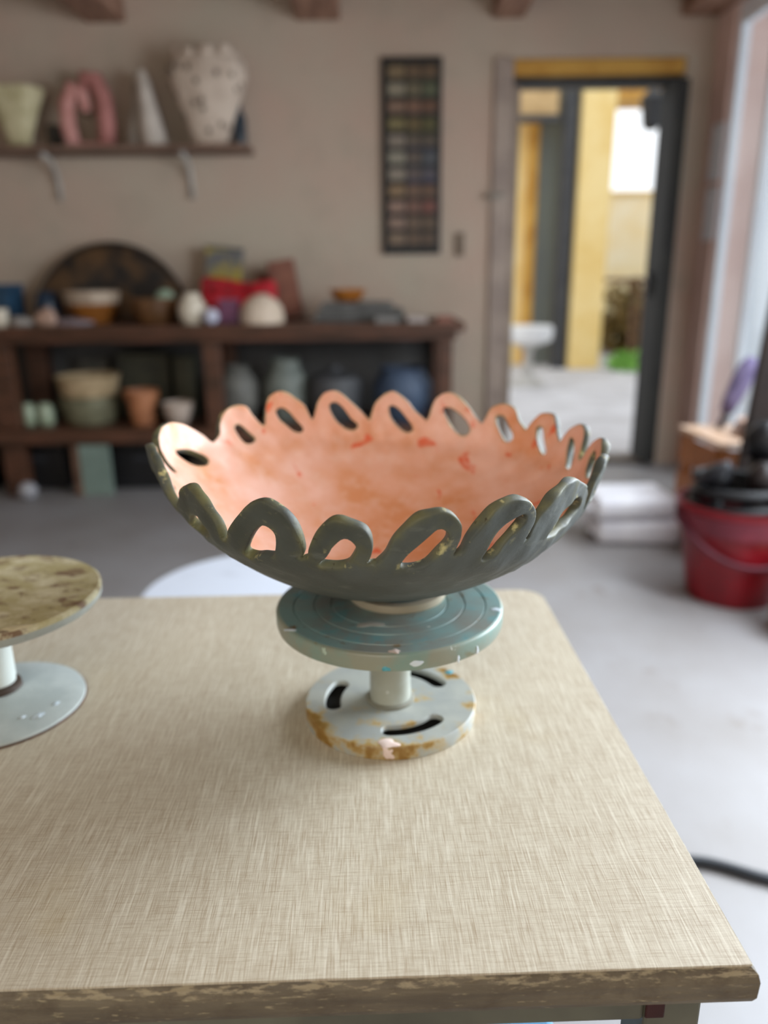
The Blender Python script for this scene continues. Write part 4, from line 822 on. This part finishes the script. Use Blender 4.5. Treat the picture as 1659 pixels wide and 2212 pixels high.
PET = [  # rim outline and hole of every loop, (angle in degrees, profile radius), counter clockwise
("18.0,.2008 19.5,.2037 20.5,.2063 21.3,.2075 22.9,.2084 25.0,.2083 26.8,.2074 28.5,.2061 29.7,.2042 30.0,.2028", "25.9,.2044 24.3,.2039 23.0,.2020 20.9,.1976 20.6,.1950 22.4,.1952 25.2,.2010"),
("30.3,.2030 32.1,.2048 34.4,.2081 35.8,.2088 37.9,.2088 39.7,.2083 41.0,.2071 42.1,.2057 42.9,.2037", "39.2,.2048 37.4,.2045 36.1,.2022 33.6,.1976 34.6,.1971 36.8,.1996 38.7,.2025"),
("43.1,.2040 45.8,.2060 47.5,.2082 49.6,.2092 51.8,.2093 54.0,.2086 55.4,.2074 56.1,.2053 56.7,.2037", "52.7,.2054 51.7,.2061 50.3,.2057 48.3,.2035 46.4,.2011 46.7,.1991 48.2,.1991 50.8,.2023"),
("57.0,.2041 58.9,.2053 61.6,.2078 64.5,.2098 67.0,.2108 69.4,.2107 71.9,.2092 73.0,.2071 73.5,.2048 74.2,.2033", "69.1,.2066 67.1,.2068 64.3,.2056 61.7,.2038 60.1,.2014 60.9,.1994 63.0,.1996 65.8,.2021 67.9,.2048"),
("74.6,.2038 78.0,.2059 80.6,.2082 83.9,.2100 86.2,.2105 89.0,.2094 91.4,.2074 92.5,.2049 93.0,.2030", "86.5,.2063 85.0,.2066 82.4,.2050 79.2,.2018 78.5,.1999 80.3,.1991 83.4,.2013 85.8,.2040"),
("93.4,.2032 96.4,.2056 99.8,.2078 102.6,.2096 104.9,.2102 108.0,.2094 110.1,.2072 111.1,.2045 111.8,.2026", "106.2,.2061 104.4,.2070 102.0,.2057 99.4,.2028 97.2,.2008 98.5,.1992 101.4,.2000 104.5,.2027"),
("112.2,.2027 114.0,.2062 116.6,.2080 119.3,.2095 122.0,.2097 124.7,.2085 126.0,.2063 126.7,.2036 127.2,.2010", "123.0,.2046 121.4,.2054 119.3,.2043 116.9,.2014 115.4,.1991 116.1,.1975 118.1,.1979 120.5,.2008 122.3,.2026"),
("127.7,.2008 128.8,.2020 130.4,.2042 131.8,.2062 134.4,.2068 137.2,.2063 139.7,.2049 141.6,.2022 142.7,.1988 145.6,.1957", "136.8,.2004 135.3,.2011 133.5,.1990 131.5,.1945 133.1,.1910 135.0,.1915 136.1,.1961"),
("146.5,.1962 148.5,.2000 152.2,.2029 155.9,.2046 160.0,.2055 164.4,.2055 168.8,.2047 172.2,.2029 173.2,.2010 172.0,.1975 171.2,.1918 171.4,.1872", "163.1,.1967 158.9,.1958 155.1,.1931 152.5,.1869 152.6,.1825 154.6,.1805 157.4,.1812 160.1,.1840 161.6,.1913"),
("172.4,.1868 174.2,.1925 176.5,.1985 180.5,.2035 185.5,.2058 191.0,.2064 196.5,.2056 201.0,.2030 203.2,.1990 204.2,.1900", "181.8,.1925 184,.1985 189.0,.2015 194.5,.2012 196.8,.1970 193.5,.1900 187,.1865"),
("204.9,.1900 212,.1972 216.8,.2013 221.2,.2044 224.7,.2058 227.6,.2064 231.5,.2053 234.6,.2036 236.8,.2018 237.6,.1998 237.6,.1964", "224.3,.1985 228.1,.1995 231.2,.1983 231.8,.1955 225.2,.1870 218.6,.1830 217.3,.1862 219.6,.1935"),
("238.4,.1963 240.9,.2012 243.3,.2039 245.8,.2061 247.9,.2078 250.0,.2088 251.7,.2091 253.6,.2086 255.3,.2078 256.7,.2063 257.6,.2042 258.0,.2023 258.0,.2008 257.4,.1989", "244.1,.1943 246.1,.1995 248.4,.2029 250.9,.2048 252.6,.2040 252.8,.2022 252.1,.1991 251.2,.1976 248.6,.1965 245.5,.1932"),
("258.5,.1998 259.0,.2024 260.2,.2051 261.6,.2069 263.0,.2080 264.4,.2082 266.0,.2078 267.6,.2073 268.7,.2065 269.4,.2050 269.5,.2031 269.2,.2013 268.7,.1998", "260.6,.1982 262.1,.2007 263.0,.2027 264.5,.2045 265.5,.2048 266.4,.2042 266.8,.2034 266.4,.2021 265.4,.1997 264.0,.1985 262.1,.1980"),
("269.9,.1999 271.3,.2022 272.4,.2052 273.9,.2072 275.8,.2090 277.7,.2096 279.6,.2099 281.4,.2093 282.7,.2082 283.5,.2070 283.7,.2051 283.4,.2037 283.0,.2017", "274.2,.1993 275.0,.2019 276.8,.2042 278.2,.2058 279.3,.2068 280.3,.2067 281.2,.2058 281.2,.2045 279.9,.2025 278.2,.1998 276.1,.1988"),
("284.0,.2017 284.5,.2025 285.0,.2045 286.0,.2062 287.1,.2076 288.8,.2094 291.2,.2103 294.0,.2104 297.0,.2094 299.3,.2076 300.2,.2056 299.7,.2041 298.8,.2023", "288.9,.1994 289.4,.2020 290.3,.2046 292.0,.2062 294.3,.2071 296.3,.2072 296.7,.2060 294.8,.2045 292.8,.2023 291.4,.1998"),
("299.5,.2020 299.9,.2037 301.1,.2056 303.1,.2072 305.1,.2085 308.1,.2094 311.4,.2100 315.5,.2098 321.2,.2083 328.5,.2063 333.4,.2038 335.7,.2011 337.3,.1970", "308.0,.2000 310.5,.2024 313.7,.2042 318.5,.2051 324.1,.2046 327.3,.2023 324.1,.2006 318.4,.1995 312.4,.1990"),
("338.6,.1968 339.6,.2012 342,.2045 345.5,.2072 349,.2083 352.5,.2078 355.5,.2055 356.6,.2030 357.2,.1995", "344,.2005 346.5,.2040 350.5,.2050 352,.2030 350,.1992 346.5,.1980"),
("358.0,.1995 359,.2030 361,.2058 364.5,.2078 369,.2082 373,.2070 375.6,.2045 376.6,.2024 377.3,.2004", "363.5,.2000 366,.2038 370,.2048 372,.2028 370,.1992 366,.1980")]
def toplane(s):
    out = []
    for w_ in s.split():
        a, r = map(float, w_.split(',')); v = np.interp(r, RS, ARC); a = math.radians(a); out.append((v*math.cos(a), v*math.sin(a)))
    return out
rim = []; holes = []
for o_, h_ in PET:
    P = catmull(toplane(o_), .0028); rim += P
    H = catmull(toplane(h_), .0024, True); holes.append(H)
V, T, dd = sheet([rim]+holes, .0052, [.0004, .0009, .0015, .0030])
vr = np.hypot(V[:, 0], V[:, 1]); th = np.arctan2(V[:, 1], V[:, 0]); rr_ = np.interp(vr, ARC, RS)
P0 = surf(rr_, th)
e1 = (surf(rr_+1e-5, th)-surf(np.maximum(rr_-1e-5, 0), th)); e2 = surf(np.maximum(rr_, 1e-4), th+1e-4)-surf(np.maximum(rr_, 1e-4), th-1e-4)
nr = np.cross(e2, e1); nr /= np.linalg.norm(nr, axis=1)[:, None]+1e-15
# outward = away from the axis and downwards
flip = np.where((nr*np.stack([np.cos(th), np.sin(th), -np.full(len(th), .8)], -1)).sum(1) < 0, -1, 1); nr *= flip[:, None]
nr[rr_ < .02] = (0, 0, -1)
TT = .0074; rd = .0015
hz = TT/2*np.sqrt(np.clip(1-(1-np.clip(dd/rd, 0, 1))**2, 0, 1)); hz[dd < 1e-7] = 0
lump = (1+.10*np.sin(th*37+vr*90)+.08*np.sin(th*61-vr*130))
hz = hz*np.where(vr > .19, lump, 1)
mid = P0-nr*TT/2; Po = mid+nr*hz[:, None]; Pi_ = mid-nr*hz[:, None]
BC = np.array([.011, .645, ZD])       # foot centre on the disc
bowl = thing('openwork_bowl', 'wide footed ceramic bowl with looped openwork rim, peach inside and grey green outside', 'bowl', (BC[0], BC[1], TOP+.0005+BC[2]))
isb = dd < 1e-7
verts = []; iO = np.zeros(len(V), int); iI = np.zeros(len(V), int); rimv = []
for i in range(len(V)):
    iO[i] = len(verts); verts.append(Po[i]-BC); rimv.append(dd[i])
    if isb[i]: iI[i] = iO[i]
    else: iI[i] = len(verts); verts.append(Pi_[i]-BC); rimv.append(dd[i])
faces = []; mi = []
for t3 in T:
    a, b, c = t3
    area2 = (V[b, 0]-V[a, 0])*(V[c, 1]-V[a, 1])-(V[b, 1]-V[a, 1])*(V[c, 0]-V[a, 0])
    if area2 < 0: b, c = c, b
    faces.append((iI[a], iI[b], iI[c])); mi.append(1)
    faces.append((iO[a], iO[c], iO[b])); mi.append(0)
    if dd[[a, b, c]].max() < .0010: mi[-2] = 0     # the rounded lip wears the outside colour
me = bpy.data.meshes.new('bowl_body'); me.from_pydata([tuple(v) for v in verts], [], faces); me.materials.append(M_OUT); me.materials.append(M_IN)
me.polygons.foreach_set('material_index', mi); me.polygons.foreach_set('use_smooth', [True]*len(faces))
at_ = me.attributes.new('rim', 'FLOAT', 'POINT'); at_.data.foreach_set('value', [max(0, 1-d/.0050) for d in rimv]); me.validate(); me.update()
bo = bpy.data.objects.new('bowl_body', me); COL.objects.link(bo); bo.parent = bowl
zf = float(np.min([v[2] for v in verts if math.hypot(v[0], v[1]) < .045]))
lathe('foot_ring', [(.0385, 0), (.0432, 0), (.0440, .0015), (.0437, max(.007, zf+.0015)), (.036, max(.007, zf+.0015)), (.037, .001)], mat('bare_clay', 'c9bda6', 'b8ab93', 14, .8, .15), bowl, seg=72)
print('bowl tris', len(faces), 'foot', zf)
